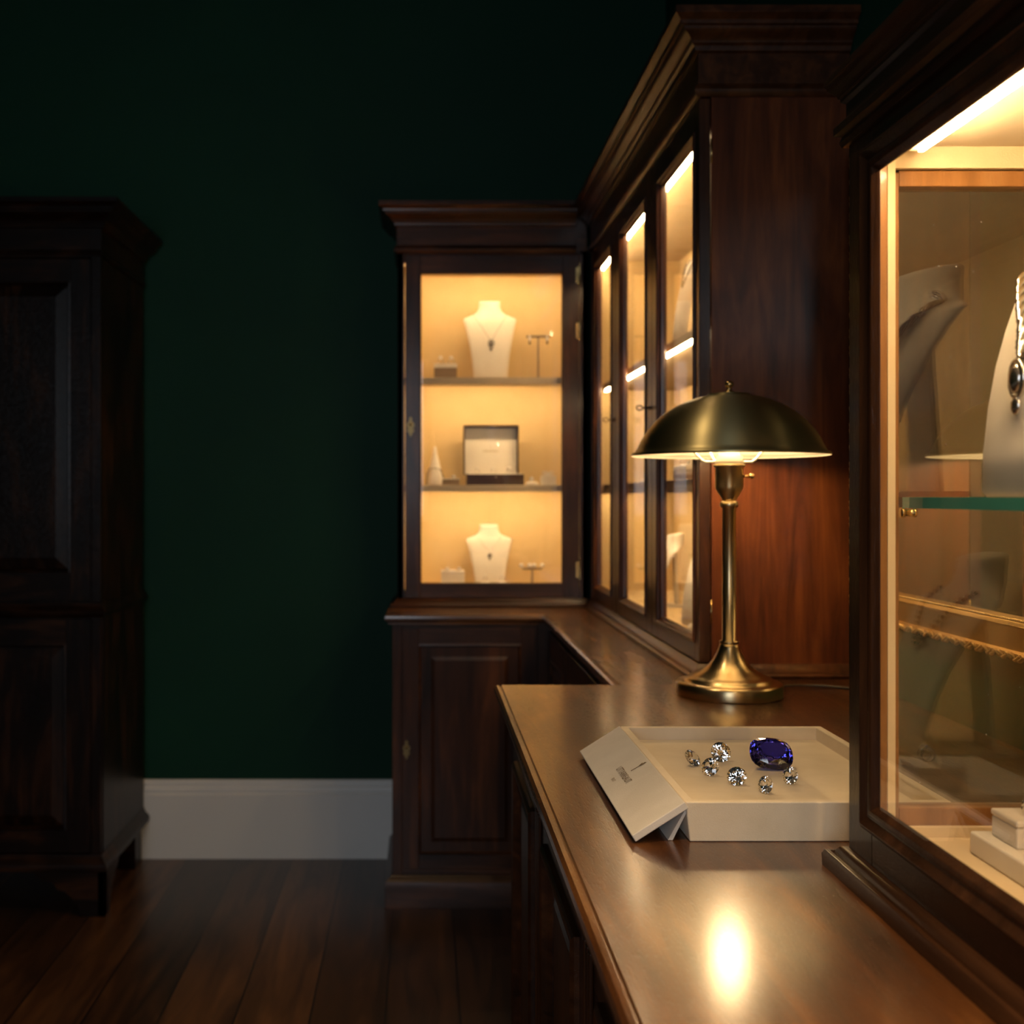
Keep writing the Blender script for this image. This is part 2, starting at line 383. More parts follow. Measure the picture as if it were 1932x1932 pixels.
for a, b in ((wl, wl+0.028), (wr-0.028, wr)):
    for c, d in ((0.94, 1.98), (0.18, 0.895)):
        mb = MB(); fr.box(mb, a, b, c, d, -0.02, 0, 2); mb.build('corner_stile', WD, R, 0.001)
BASEM = [(0, 0.135), (0.022, 0.135), (0.024, 0.150), (0.020, 0.158), (0.010, 0.168), (0.004, 0.182), (0, 0.182)]
mb = MB(); mb.plan(pth, BASEM, 0); mb.box(wl, wr, wy, YB-0.03, 0.135, 0.18, 0); mb.build('base_moulding', WD, R, 0.0008)
def bracket(corner, du, dn, name='bracket_foot'):
    """two shaped boards meeting at a corner; du = direction along the front, dn = direction along the side"""
    mb = MB(); sh = [(0, 0.0), (0.075, 0.0), (0.082, 0.03), (0.10, 0.055), (0.12, 0.075), (0.145, 0.082), (0.155, 0.10), (0.20, 0.115), (0.22, 0.136), (0, 0.136)]
    for d, nrm in ((du, dn), (dn, du)):
        L = 0.22/ (0.22 if d is du else 0.30)
        vs_ = []
        for t in (0, 0.022):
            for (u, z) in sh:
                vs_.append((corner[0]+d[0]*u*L+nrm[0]*t, corner[1]+d[1]*u*L+nrm[1]*t, z))
        n = len(sh); fs = [tuple(range(n)), tuple(range(n, 2*n))[::-1]] + [(k, (k+1) % n, n+(k+1) % n, n+k) for k in range(n)]
        mb.add(vs_, fs, 0)
    return mb.build(name, WD, R, 0.001)
bracket((wr+0.018, wy-0.018), (-1, 0), (0, 1)); bracket((wl-0.018, wy-0.018), (1, 0), (0, 1))
def post_foot(x): return MB().box(x-0.03, x+0.03, YB-0.13, YB-0.05, 0, 0.136).build('rear_foot', WD, R, 0.001)
post_foot(wr-0.03); post_foot(wl+0.03)

# ================================================================= base cabinets
def escutcheon(parent, fr, u, v, n, s=1.0, m=None):
    m = m or DULLB; mb = MB(); prof = [(0, 0.030), (0.005, 0.022), (0.003, 0.016), (0.010, 0.010), (0.012, 0.002), (0.007, -0.006), (0.011, -0.012), (0.005, -0.020), (0, -0.032)]
    pts = [(u+a*s, v+b*s) for a, b in prof] + [(u-a*s, v+b*s) for a, b in prof[-2:0:-1]]
    k = len(pts); vs_ = [fr.p(a, b, n) for a, b in pts] + [fr.p(a, b, n+0.0025) for a, b in pts]
    mb.add(vs_, [tuple(range(k)), tuple(range(k, 2*k))[::-1]] + [(i, (i+1) % k, k+(i+1) % k, k+i) for i in range(k)])
    c = fr.p(u, v+0.006*s, n+0.003); mb.sphere(c, 0.0045*s, 10)
    return mb.build('escutcheon', m, parent)
R = empty('base_cabinet', (0.15, 3.6, 0), 'dark wooden base cupboard with one raised panel door below the small lit cabinet', 'cabinet')
by = 3.385
MB().box(-0.0926, 0.395, by+0.004, YB-0.025, 0.09, 0.868, 2).build('body', W, R, 0.0012)
fr = XF(0, by)
dr = panel_door('door', fr, -0.062, 0.352, 0.115, 0.857, 0.019, 0.050, R, W, 0, 0.052, 0.045, 0.042)
# shift the door forward by its own thickness by building a face frame round it
mb = MB(); frame_boards(fr, mb, -0.0926, 0.395, 0.09, 0.868, -0.064, 0.354, 0.113, 0.859, -0.02, 0.0, 0, 2); mb.build('face_frame', W, R, 0.0012)
escutcheon(dr, fr, -0.049, 0.482, 0.0)
mb = MB(); mb.plan([(-0.0926, YB-0.025), (-0.0926, by-0.001), (0.395, by-0.001)], [(0, 0), (0.022, 0), (0.022, 0.078), (0.018, 0.084), (0.010, 0.090), (0.004, 0.098), (0, 0.098)], 0)
mb.box(-0.0926, 0.395, by, YB-0.025, 0, 0.09, 0); mb.build('plinth', W, R, 0.001)

R = empty('base_cabinet', (0.62, 2.75, 0), 'dark base cupboard run under the tall three-door lit cabinet', 'cabinet')
MB().box(0.403, XR-0.005, 2.118, by, 0.09, 0.868, 2).box(0.403, XR-0.005, by, YB-0.01, 0.09, 0.868, 2).build('body', W, R, 0.0012)
fr = YF(0.402)
for k in range(3):
    u1 = -2.13-k*0.415
    panel_door('door', fr, u1-0.405, u1, 0.115, 0.845, 0.0, 0.058, R, W, 1, 0.075, 0.055, 0.03) if False else None
mb = MB(); fr2 = YF(0.400)
for k in range(3):
    u1 = -2.13-k*0.415
    d = panel_door('door', YF(0.401), u1-0.405, u1, 0.115, 0.845, 0.018, 0.058, R, W, 1, 0.075, 0.055, 0.03)
    d.location.x -= 0.017
MB().box(0.392, 0.403, 2.118, by-0.03, 0, 0.09, 1).build('plinth', W, R, 0.001)

# shop counter (peninsula)
R = empty('shop_counter', (0.5, 1.2, 0), 'long mahogany shop counter base with raised panels running towards the viewer', 'counter')
px_ = 0.172
MB().box(px_+0.02, XR-0.005, 0.2, 2.085, 0.0, 0.866, 2).build('body', W, R, 0.0012)
fr = YF(px_)
mb = MB(); ops = [(-2.0, -1.70), (-1.52, -1.22), (-1.04, -0.74), (-0.56, -0.26)]
fr.box(mb, -2.085, -0.2, 0.765, 0.866, -0.02, 0, 1); fr.box(mb, -2.085, -0.2, 0.0, 0.19, -0.02, 0, 1)
es = [-2.085] + [e for o_ in ops for e in o_] + [-0.2]
for i in range(0, len(es), 2): fr.box(mb, es[i], es[i+1], 0.19, 0.765, -0.02, 0, 2)
mb.build('face_frame', W, R, 0.0012)
for a, b in ops:
    pm = MB(); fr.ring(pm, a, b, 0.19, 0.765, [(0, -0.019), (0, -0.013), (0.010, -0.013), (0.05, -0.003)], 2, closed=False, fill=True)
    o = pm.build('raised_panel', W, R)
    mo = MB(); fr.ring(mo, a, b, 0.19, 0.765, [(-0.012, 0.0), (-0.012, 0.006), (-0.006, 0.010), (0.002, 0.008), (0.006, 0.0), (0.010, -0.006), (0.010, -0.013), (0.0, -0.013)], 1)
    mo.build('panel_moulding', W, o)
for u in (-1.61, -1.13, -0.65):                       # reeded pilaster strips between the panels
    mb = MB()
    for k in (-1, 0, 1): fr.box(mb, u+k*0.018-0.005, u+k*0.018+0.005, 0.12, 0.80, 0, 0.005, 2)
    mb.build('pilaster', W, R, 0.002)
MB().plan([(0.60, 2.085), (px_, 2.085), (px_, 0.2)], [(0, 0), (0.018, 0), (0.018, 0.085), (0.010, 0.100), (0, 0.108)], 1).build('plinth', W, R, 0.001)
MB().plan([(0.38, 2.085), (px_, 2.085), (px_, 0.2)], [(0, 0.836), (0.004, 0.840), (0.006, 0.850), (0.012, 0.858), (0.014, 0.866), (0, 0.866)], 1).build('under_moulding', W, R)
R = empty('counter_top', (0.5, 1.2, 0.868), 'glossy mahogany counter top carrying the brass lamp and the gem tray', 'counter top')
MB().box(0.152, XR, 0.2, 2.101, 0.868, 0.900, 0).build('top_board', TOP, R)
NOSE = [(0, 0.900), (0.0015, 0.900), (0.0025, 0.8965), (0.0045, 0.8965), (0.0055, 0.8985), (0.010, 0.8980), (0.0135, 0.894), (0.0145, 0.888), (0.0135, 0.882), (0.009, 0.877), (0.005, 0.874), (0.004, 0.868), (0, 0.868)]
MB().plan([(0.366, 2.101), (0.152, 2.101), (0.152, 0.2)], NOSE).build('edge_moulding', TOP, R)
R = empty('worktop', (0.6, 3.0, 0.868), 'L-shaped mahogany worktop running back into the corner beneath the lit cabinets', 'worktop')
MB().box(-0.10, XR, 3.374, YB, 0.868, 0.8995, 0).box(0.380, XR, 2.1015, 3.374, 0.868, 0.8995, 1).build('top_board', [TOPX, TOP], R)
MB().plan([(-0.10, YB), (-0.10, 3.374), (0.380, 3.374), (0.380, 2.116)], [(o, z-0.0005) for o, z in NOSE]).build('edge_moulding', TOPX, R)

# ================================================================= glazed cabinets
def hinge(parent, c, ax):
    mb = MB(); x, y, z = c
    if ax == 2:
        mb.lathe([(0.0001, -0.024), (0.0018, -0.024), (0.0018, 0.024), (0.0001, 0.024)], c, 10); return mb.build('hinge', BRASSP, parent)
    mb.lathe([(0.0001, -0.034), (0.003, -0.034), (0.004, -0.030), (0.0032, -0.028), (0.0032, 0.028), (0.004, 0.030), (0.003, 0.034), (0.0001, 0.034)], c, 12)
    if ax == 0: mb.box(x-0.012, x+0.0, y-0.001, y+0.001, z-0.026, z+0.026)
    else: mb.box(x-0.001, x+0.001, y-0.010, y, z-0.026, z+0.026)
    return mb.build('hinge', BRASSP, parent)
BMOULD = [(0, 0.8995), (0.022, 0.8995), (0.024, 0.906), (0.020, 0.910), (0.014, 0.911), (0.012, 0.916), (0.006, 0.923), (0.002, 0.927), (0, 0.927)]
CORN2 = [(0, 2.052), (0.004, 2.052), (0.010, 2.058), (0.012, 2.065), (0.007, 2.074), (0.003, 2.078), (0.003, 2.138), (0.010, 2.141), (0.012, 2.150), (0.016, 2.153)] + ogee(0.018, 2.154, 0.040, 2.178, 6) + [(0.046, 2.180), (0.047, 2.187), (0.054, 2.192), (0.060, 2.196), (0.060, 2.210), (0, 2.210)]

# --- small cabinet on the back wall
R = empty('display_cabinet', (0.22, 3.72, 0.8995), 'small one-door lit display cabinet facing the viewer on the back wall', 'cabinet')
yf = 3.60; xl, xr = -0.081, 0.540; ybk = 3.838
mb = MB(); mb.box(xl, xl+0.018, yf, ybk, 0.925, 2.06, 2).box(xr-0.018, xr, yf, ybk, 0.925, 2.06, 2).box(xl, xr, yf+0.02, ybk+0.008, 0.90, 0.945, 0)
mb.box(xl, xr, yf+0.02, ybk+0.008, 2.03, 2.20, 0).box(xl, xr, ybk-0.004, ybk+0.008, 0.90, 2.2, 2)
mb.box(xl, -0.0585, yf, yf+0.02, 0.925, 2.06, 2).box(0.5135, xr, yf, yf+0.02, 0.925, 2.06, 2).box(xl, xr, yf, yf+0.02, 2.0495, 2.06, 0).box(xl, xr, yf, yf+0.02, 0.90, 0.9275, 0)
mb.build('carcass', W, R, 0.001)
mb = MB(); mb.box(xl+0.018, xr-0.018, ybk-0.008, ybk-0.004, 0.945, 2.03).box(xl+0.018, xl+0.021, yf+0.022, ybk-0.008, 0.945, 2.03).box(xr-0.021, xr-0.018, yf+0.022, ybk-0.008, 0.945, 2.03)
mb.box(xl+0.018, xr-0.018, yf+0.022, ybk-0.008, 0.945, 0.955).box(xl+0.018, xr-0.018, yf+0.022, ybk-0.008, 2.022, 2.03)
mb.build('lining', LINING, R)
fr = XF(0, yf)
mb = MB(); d0 = (-0.0567, 0.5115, 0.9285, 2.0475)
frame_boards(fr, mb, *d0, -0.007, 0.459, 0.973, 1.989, -0.018, 0.002, 0, 2)
fr.ring(mb, -0.007, 0.459, 0.973, 1.989, [(-0.001, 0.003), (0.0, 0.005), (0.002, 0.004), (0.004, 0.0), (0.004, -0.012), (-0.001, -0.012)], 0)
D = mb.build('door', W, R, 0.0012)
g = MB(); fr.box(g, -0.008, 0.460, 0.972, 1.990, -0.010, -0.007); g.build('glass_pane', GLASS, D)
escutcheon(D, fr, -0.0385, 1.487, 0.002, 1.1)
hinge(R, (0.5125, yf-0.003, 1.98), 0); hinge(R, (0.5125, yf-0.003, 1.80), 0); hinge(R, (0.5125, yf-0.003, 1.02), 0)
mb = MB(); mb.plan([(xl, YB), (xl, yf-0.001), (xr, yf-0.001)], BMOULD, 0); mb.build('base_moulding', W, R, 0.0005)
mb = MB(); mb.plan([(xl, YB), (xl, yf-0.001), (xr-0.04, yf-0.001)], CORN2, 0); mb.build('cornice', W, R, 0.0005)
for zt, nm in ((1.6515, 'shelf'), (1.2965, 'shelf')):
    mb = MB(); mb.box(xl+0.021, xr-0.021, 3.635, ybk-0.008, zt-0.010, zt).box(xl+0.021, xr-0.021, 3.635, 3.641, zt-0.0225, zt-0.010); s = mb.build('shelf', SHELFM, R, 0.001)
    MB().box(xl+0.03, xr-0.03, 3.6415, 3.650, zt-0.016, zt-0.0105).build('light_strip', LEDB, s)
MB().box(xl+0.03, xr-0.03, 3.626, 3.636, 2.015, 2.0215).build('light_strip', LEDB, R)

# --- tall cabinet on the right wall
R = empty('display_cabinet', (0.7, 2.9, 0.8995), 'tall three-door lit display cabinet along the right wall behind the brass lamp', 'cabinet')
xf = 0.55; xc = 0.574; y0, y1 = 2.19, 3.598
mb = MB()
mb.box(xc, XR-0.001, y0-0.001, y0+0.02, 0.926, 2.055, 3)                 # near side panel
mb.box(xc, XR-0.002, y1-0.02, y1, 0.925, 2.06, 2)
mb.box(xc, XR-0.002, y0, y1, 0.8995, 0.945, 1).box(xc, XR-0.002, y0, y1, 2.03, 2.06, 1).box(XR-0.012, XR-0.002, y0, y1, 0.90, 2.06, 2)
mb.box(xf, XR-0.002, y0, y1, 2.052, 2.205, 1).box(xf, XR-0.002, y0, y1, 0.8995, 0.9265, 1)
mb.build('carcass', W+[END], R, 0.001)
mb = MB(); mb.box(XR-0.016, XR-0.012, y0+0.02, y1-0.02, 0.945, 2.03).box(xc, XR-0.016, y0+0.02, y0+0.023, 0.945, 2.03).box(xc, XR-0.016, y1-0.023, y1-0.02, 0.945, 2.03)
mb.box(xc, XR-0.016, y0+0.023, y1-0.023, 0.945, 0.955).box(xc, XR-0.016, y0+0.023, y1-0.023, 2.022, 2.03)
mb.build('lining', LINING, R)
fr = YF(xf)
doors = [((2.190, 2.642), (2.226, 2.58)), ((2.645, 3.132), (2.71, 3.07)), ((3.135, 3.575), (3.205, 3.515))]
for (a, b), (c, d) in doors:
    mb = MB()
    frame_boards(fr, mb, -b, -a, 0.9285, 2.050, -d, -c, 0.965, 1.994, -0.022, 0.0, 1, 2)
    fr.ring(mb, -d, -c, 0.965, 1.994, GLASS_MOULD, 2)
    D = mb.build('door', W, R, 0.0012)
    g = MB(); fr.box(g, -d-0.001, -c+0.001, 0.964, 1.995, -0.020, -0.017); g.build('glass_pane', GLASS, D)
for z in (1.945, 1.03): hinge(R, (0.5735, y0-0.002, z), 2)
mb = MB(); pth = [(xf, y1), (xf, y0), (XR-0.002, y0)]
mb.plan(pth, BMOULD, 1); mb.build('base_moulding', W, R, 0.0005)
mb = MB(); mb.plan(pth, CORN2, 1); mb.build('cornice', W, R, 0.0005)
MB().box(xf-0.002, xc, 3.576, 3.598, 0.927, 2.052, 2).build('corner_post', W, R, 0.001)
for zt in (1.622, 1.2975):
    mb = MB(); mb.box(xc+0.010, XR-0.016, y0+0.023, y1-0.023, zt-0.020, zt); s = mb.build('shelf', SHELFM, R, 0.001)
    if zt > 1.5:
        MB().box(xc+0.012, xc+0.021, y0+0.06, y1-0.06, zt-0.027, zt-0.020).build('light_strip', LEDT, s)
    else:
        mb = MB(); mb.box(xc+0.008, xc+0.011, y0+0.023, y1-0.023, zt-0.030, zt-0.020).build('shelf_lip', SHELFM, s)
        MB().box(xc+0.0115, xc+0.019, y0+0.06, y1-0.06, zt-0.026, zt-0.0202).build('light_strip', LEDT, s)
MB().box(xc+0.0, xc+0.010, y0+0.05, y1-0.05, 1.987, 1.995).build('light_strip', LEDT, R)
mb = MB(); mb.box(xc-0.0005, xc+0.011, y0+0.025, y1-0.025, 1.9955, 2.022); mb.build('strip_channel', SHELFM, R)

# ================================================================= near show case
R = empty('display_case', (0.59, 0.7, 0.90), 'large dark-framed lit glass show case standing on the counter at the right edge', 'display case')
cx0, cx1, cy0, cy1 = 0.41, 0.768, 0.36, 1.06
fr = YF(cx0)
mb = MB()
frame_boards(fr, mb, -cy1, -cy0, 0.900, 1.60, -1.006, -0.42, 0.972, 1.562, -0.006, 0, 1, 2)
fr.ring(mb, -1.006, -0.42, 0.972, 1.562, [(-0.020, 0.0), (-0.020, 0.002), (-0.015, 0.006), (-0.010, 0.003), (-0.006, 0.001), (-0.003, 0.0025), (0.001, 0.0015), (0.003, -0.001), (0.005, -0.003), (0.007, -0.0055), (-0.001, -0.0055)], 2)
FF = mb.build('front_frame', CASEW, R, 0.001)
g = MB(); fr.box(g, -1.007, -0.419, 0.971, 1.563, -0.0058, -0.0030); g.build('glass_pane', GLASS, FF)
g = MB()                                                             # far end frame
g.box(0.435, 0.448, 1.036, 1.056, 0.945, 1.564, 0).box(cx1-0.02, cx1, 1.03, 1.06, 0.92, 1.6, 0)
g.box(0.448, cx1-0.02, 1.036, 1.056, 1.551, 1.566, 0).box(0.448, cx1-0.02, 1.036, 1.056, 0.950, 0.967, 0)
EF = g.build('end_frame', HONEY, R, 0.001)
g = MB(); g.box(0.4475, cx1-0.019, 1.043, 1.047, 0.966, 1.552); g.build('glass_pane', GLASSF, EF)
g = MB()
g.box(0.435, cx1, 1.04, 1.06, 1.566, 1.60, 0).box(0.435, cx1, 1.040, 1.06, 0.915, 0.950, 0)
g.box(cx0+0.013, cx1, cy0, cy1, 0.905, 0.930, 1).box(cx0+0.0005, cx1, cy0, cy1, 1.60, 1.635, 1).box(cx1-0.012, cx1, cy0, 1.03, 0.93, 1.60, 1).box(cx0+0.0122, cx1, cy0, cy0+0.012, 0.93, 1.60, 0)
g.build('carcass', CASEW, R, 0.001)
g = MB()
g.box(0.4225, cx1-0.012, cy0+0.012, 1.0358, 0.930, 0.941).box(0.4225, cx1-0.012, cy0+0.012, 1.0398, 1.587, 1.60)
g.box(0.4422, cx1-0.02, 1.030, 1.0358, 1.5665, 1.5868).box(0.4422, cx1-0.02, 1.030, 1.0358, 0.9412, 0.9505)
g.box(cx1-0.016, cx1-0.0125, cy0+0.012, 1.03, 0.941, 1.587).box(0.44, cx1-0.016, cy0+0.012, cy0+0.016, 0.941, 1.587)
g.box(0.4348, 0.4420, 1.030, 1.0358, 0.941, 1.587)
g.build('lining', LININGC, R)
mb = MB(); mb.box(0.4225, 0.4345, 1.030, 1.036, 0.941, 1.587).build('inner_post', HONEY, R, 0.0005)
mb = MB(); pth = [(cx1, cy1), (cx0, cy1), (cx0, cy0)]
mb.plan(pth, [(0, 0.900), (0.019, 0.900), (0.0195, 0.911), (0.017, 0.9155), (0.013, 0.9155), (0.0115, 0.913), (0.0105, 0.913), (0.009, 0.918), (0.006, 0.9215), (0.003, 0.9225), (0, 0.923)], 1)
mb.box(cx0+0.013, cx1, cy0, cy1, 0.900, 0.905, 1); mb.build('base_moulding', CASEW, R, 0.0004)
mb = MB(); mb.plan(pth, [(0, 1.596), (0.005, 1.596), (0.007, 1.601), (0.005, 1.606), (0.011, 1.609), (0.011, 1.616), (0.006, 1.621), (0.002, 1.624), (0.002, 1.637), (0.006, 1.640), (0.006, 1.643)] + ogee(0.008, 1.644, 0.016, 1.657, 5) + [(0.018, 1.659), (0.018, 1.664), (0, 1.664)], 1)
mb.box(cx0, cx1, cy0, cy1, 1.635, 1.663, 1); mb.build('cornice', CASEW, R, 0.0004)
MB().box(0.4455, 0.4495, 0.42, 0.990, 1.5692, 1.573).build('light_strip', [LEDC], R)
MB().box(0.441, 0.452, 0.41, 1.0, 1.573, 1.587).build('strip_channel', SHELFM, R)
S = mb = MB(); mb.box(0.445, cx1-0.018, 0.42, 1.022, 1.249, 1.259, 0); mb.m = [0, 0, 1, 1, 1, 1]
mb.build('glass_shelf', [GLASS, GLASSG], R)
mb = MB()
mb.lathe([(0.0001, 0), (0.0045, 0), (0.0045, 0.003), (0.0032, 0.0035), (0.0032, 0.0115), (0.004, 0.012), (0.004, 0.014), (0.0001, 0.014)], (0.4422, 1.020, 1.2445), 16, axis=0)
mb.build('shelf_pin', BRASSP, R)

# ================================================================= gilt mirror on the right wall
R = empty('mirror', (XR, 1.63, 1.45), 'large gilt framed mirror hanging on the green wall behind the show case', 'mirror')
fr = YF(XR-0.002); 
my0, my1, mz0, mz1 = 1.14, 2.115, 1.031, 1.93
mb = MB(); fr.box(mb, -my1+0.05, -my0-0.05, mz0+0.05, mz1-0.05, 0.014, 0.018); mb.build('mirror_glass', MIRROR, R)
mb = MB(); pr = [(0, 0), (0, 0.010), (0.003, 0.016), (0.006, 0.018), (0.010, 0.017), (0.013, 0.013)] + [(0.013+0.034*t, 0.013+0.010*math.sin(PI*t)*0.2+0.011*t*t) for t in (0.2, 0.4, 0.6, 0.8, 1.0)] + [(0.050, 0.026), (0.053, 0.022), (0.055, 0.020), (0.059, 0.018), (0.062, 0.010), (0.062, 0.0)]
pr = [(a, b+0.008 if b > 0 else 0) for a, b in pr]; fr.ring(mb, -my1, -my0, mz0, mz1, pr, 0); FM = mb.build('frame', GILT, R, 0.0006)
def along_frame(i, step, fn):
    a, b, c, d = -my1+i, -my0-i, mz0+i, mz1-i
    n = int((b-a)/step)
    for k in range(n+1):
        u = a+(b-a)*k/n; fn(u, c, 0); fn(u, d, 0)
    n = int((d-c)/step)
    for k in range(1, n): v = c+(d-c)*k/n; fn(a, v, 1); fn(b, v, 1)
mb = MB(); along_frame(0.0565, 0.0052, lambda u, v, k: mb.sphere(fr.p(u, v, 0.027), 0.0024, 6)); mb.build('bead_trim', GILT, FM)
mb = MB()
def leaf(u, v, k):
    s = 1 if int(u*1000+v*1000) % 2 else -1
    c = Vector(fr.p(u, v, 0.023))
    d = fr.u if k == 0 else Vector((0, 0, 1)); e = Vector((0, 0, 1)) if k == 0 else fr.u
    pts = [c - d*0.009 - e*0.003*s, c - d*0.004 + e*0.004*s + fr.n*0.003, c + d*0.002 + e*0.0035*s + fr.n*0.004, c + d*0.007 - e*0.003*s + fr.n*0.002, c+d*0.009+e*0.001]
    mb.tube(pts, 0.002, 5, radii=[0.0008, 0.0026, 0.0030, 0.0022, 0.0008])
along_frame(0.005, 0.0105, leaf); mb.build('carved_leaf_trim', GILT, FM)

# ================================================================= brass desk lamp
LX, LY = 0.5565, 2.000
R = empty('table_lamp', (LX, LY, 0.90), 'brass desk lamp with a domed metal shade glowing on the counter', 'lamp')
R['kind'] = 'object'
c0 = (LX, LY, 0.90)
MB().lathe([(0.0001, 0.0), (0.0935, 0.0), (0.0945, 0.002), (0.0945, 0.020), (0.092, 0.0235), (0.086, 0.0250), (0.079, 0.0255), (0.0765, 0.030), (0.072, 0.033), (0.066, 0.034), (0.062, 0.037), (0.050, 0.043), (0.038, 0.052), (0.029, 0.063), (0.022, 0.076), (0.018, 0.086), (0.0165, 0.093), (0.0001, 0.093)], c0, 72).build('base', BRASS, R)
MB().lathe([(0.0001, 0.0925), (0.0150, 0.0925), (0.0172, 0.0945), (0.0172, 0.097), (0.0125, 0.099), (0.0122, 0.338), (0.0150, 0.340), (0.0165, 0.343), (0.0165, 0.347), (0.0145, 0.3505), (0.0125, 0.352), (0.0001, 0.352)], c0, 48).build('column', BRASS, R)
SK_ = MB().lathe([(0.0001, 0.351), (0.012, 0.351), (0.0135, 0.356), (0.020, 0.366), (0.0235, 0.372), (0.0250, 0.377), (0.0250, 0.412), (0.0280, 0.4135), (0.0285, 0.418), (0.0001, 0.418)], c0, 48).build('socket', BRASS, R)
mb = MB(); mb.tube([(LX+0.024, LY-0.004, 1.296), (LX+0.034, LY-0.006, 1.296)], 0.0025, 10); mb.lathe([(0.0001, 0), (0.004, 0.0005), (0.0048, 0.003), (0.0048, 0.006), (0.004, 0.0085), (0.0001, 0.009)], (LX+0.034, LY-0.006, 1.296), 16, axis=0); mb.build('switch_knob', BRASSP, SK_)
MB().lathe([(0.0001, 0.4182), (0.0255, 0.4182), (0.0255, 0.424), (0.0235, 0.426), (0.0235, 0.433), (0.019, 0.434), (0.019, 0.446), (0.0001, 0.446)], c0, 36).build('bulb_holder', CREAMP, R)
mb = MB()
for a in (0, 1, 2):
    an = a*2*PI/3 + 0.0; an = [0.0, PI, PI*1.5+0.2][a] if False else an
for an in (0.12, PI-0.12, PI/2+0.3):
    ca, sa = math.cos(an), math.sin(an)
    mb.tube([(LX+ca*r_, LY+sa*r_, 0.90+h) for r_, h in ((0.020, 0.4225), (0.043, 0.4225), (0.050, 0.427), (0.066, 0.444), (0.083, 0.462), (0.092, 0.480), (0.110, 0.502))], 0.0022, 8)
mb.build('shade_carrier', CREAMP, R)
MB().lathe([(0.0001, 0.446), (0.012, 0.4462), (0.013, 0.452), (0.019, 0.462), (0.024, 0.473), (0.0245, 0.485), (0.019, 0.497), (0.010, 0.503), (0.0001, 0.505)], c0, 32).build('bulb', BULBM, R)
outp = [(0.1745, 0.4330), (0.1755, 0.4360), (0.1735, 0.4385), (0.168, 0.4400), (0.164, 0.447), (0.157, 0.462), (0.147, 0.478), (0.133, 0.495), (0.116, 0.510), (0.096, 0.523), (0.072, 0.534), (0.052, 0.5395), (0.040, 0.5415), (0.037, 0.5455), (0.020, 0.5470), (0.0001, 0.5475)]
inn = [(r_-0.0015 if r_ > 0.01 else r_, h-0.0018) for r_, h in outp]
sh = MB(); sh.lathe(outp, c0, 96, 0, caps=False); SH = sh.build('shade', BRASSD, R)
sh = MB(); sh.lathe([(0.1745, 0.4330)] + inn[1:], c0, 96, 0, caps=False); sh.build('shade_lining', CREAMP, SH)
MB().lathe([(0.0001, 0.547), (0.0105, 0.547), (0.0105, 0.549), (0.0045, 0.551), (0.0040, 0.556), (0.0072, 0.559), (0.0082, 0.563), (0.0072, 0.567), (0.004, 0.569), (0.0001, 0.5695)], c0, 20).build('finial', BRASSP, R)
mb = MB(); pts = []
for k in range(31):
    t = k/30; pts.append((LX+0.080+t*0.185, LY+0.040+0.05*math.sin(t*3.0)-0.03*t, 0.9035+0.010*math.exp(-t*9)+0.0*t))
mb.tube(pts, 0.0028, 8).build('power_cord', CORDM, R)

# ================================================================= suede tray with flap
def P(px, py, z):
    d = (HC-z)*F/(py-VY); return ((px-VX)/F*d, d, z)
R = empty('gem_tray', (0.41, 1.33, 0.90), 'ivory suede gem tray with a fold-down printed side flap on the counter', 'tray')
ty0, ty1, tx0, tx1, tz = 1.142, 1.519, 0.2725, 0.549, 0.943
def taper(mb, x0, x1, y0_, y1_, z0, z1, fl, mi=0):
    mb.add([(x0+fl, y0_+fl, z0), (x1-fl, y0_+fl, z0), (x1-fl, y1_-fl, z0), (x0+fl, y1_-fl, z0), (x0, y0_, z1), (x1, y0_, z1), (x1, y1_, z1), (x0, y1_, z1)],
           [(0,3,2,1), (0,1,5,4), (1,2,6,5), (2,3,7,6), (3,0,4,7)], mi)
mb = MB(); tk = 0.010
# outer shell, rim and inner walls as one body
o_ = [(tx0, ty0), (tx1, ty0), (tx1, ty1), (tx0, ty1)]; fl = 0.006
ring = lambda ins, z: [(tx0+ins, ty0+ins, z), (tx1-ins, ty0+ins, z), (tx1-ins, ty1-ins, z), (tx0+ins, ty1-ins, z)]
rs = [ring(fl, 0.9002), ring(0, tz), ring(tk, tz), ring(tk, 0.9255)]
vs_ = [p for r_ in rs for p in r_]; fs = [(0, 3, 2, 1)]
for k in range(3):
    for c in range(4): e = (c+1) % 4; fs.append((k*4+c, k*4+e, (k+1)*4+e, (k+1)*4+c))
fs.append((12, 13, 14, 15)); mb.add(vs_, fs); mb.build('tray_body', SUEDE, R, 0.0014, 3)
MB().box(tx0+tk+0.0015, tx1-tk-0.0015, ty0+tk+0.0015, ty1-tk-0.0015, 0.9256, 0.9266).build('inset_pad', SUEDE, R, 0.0005)
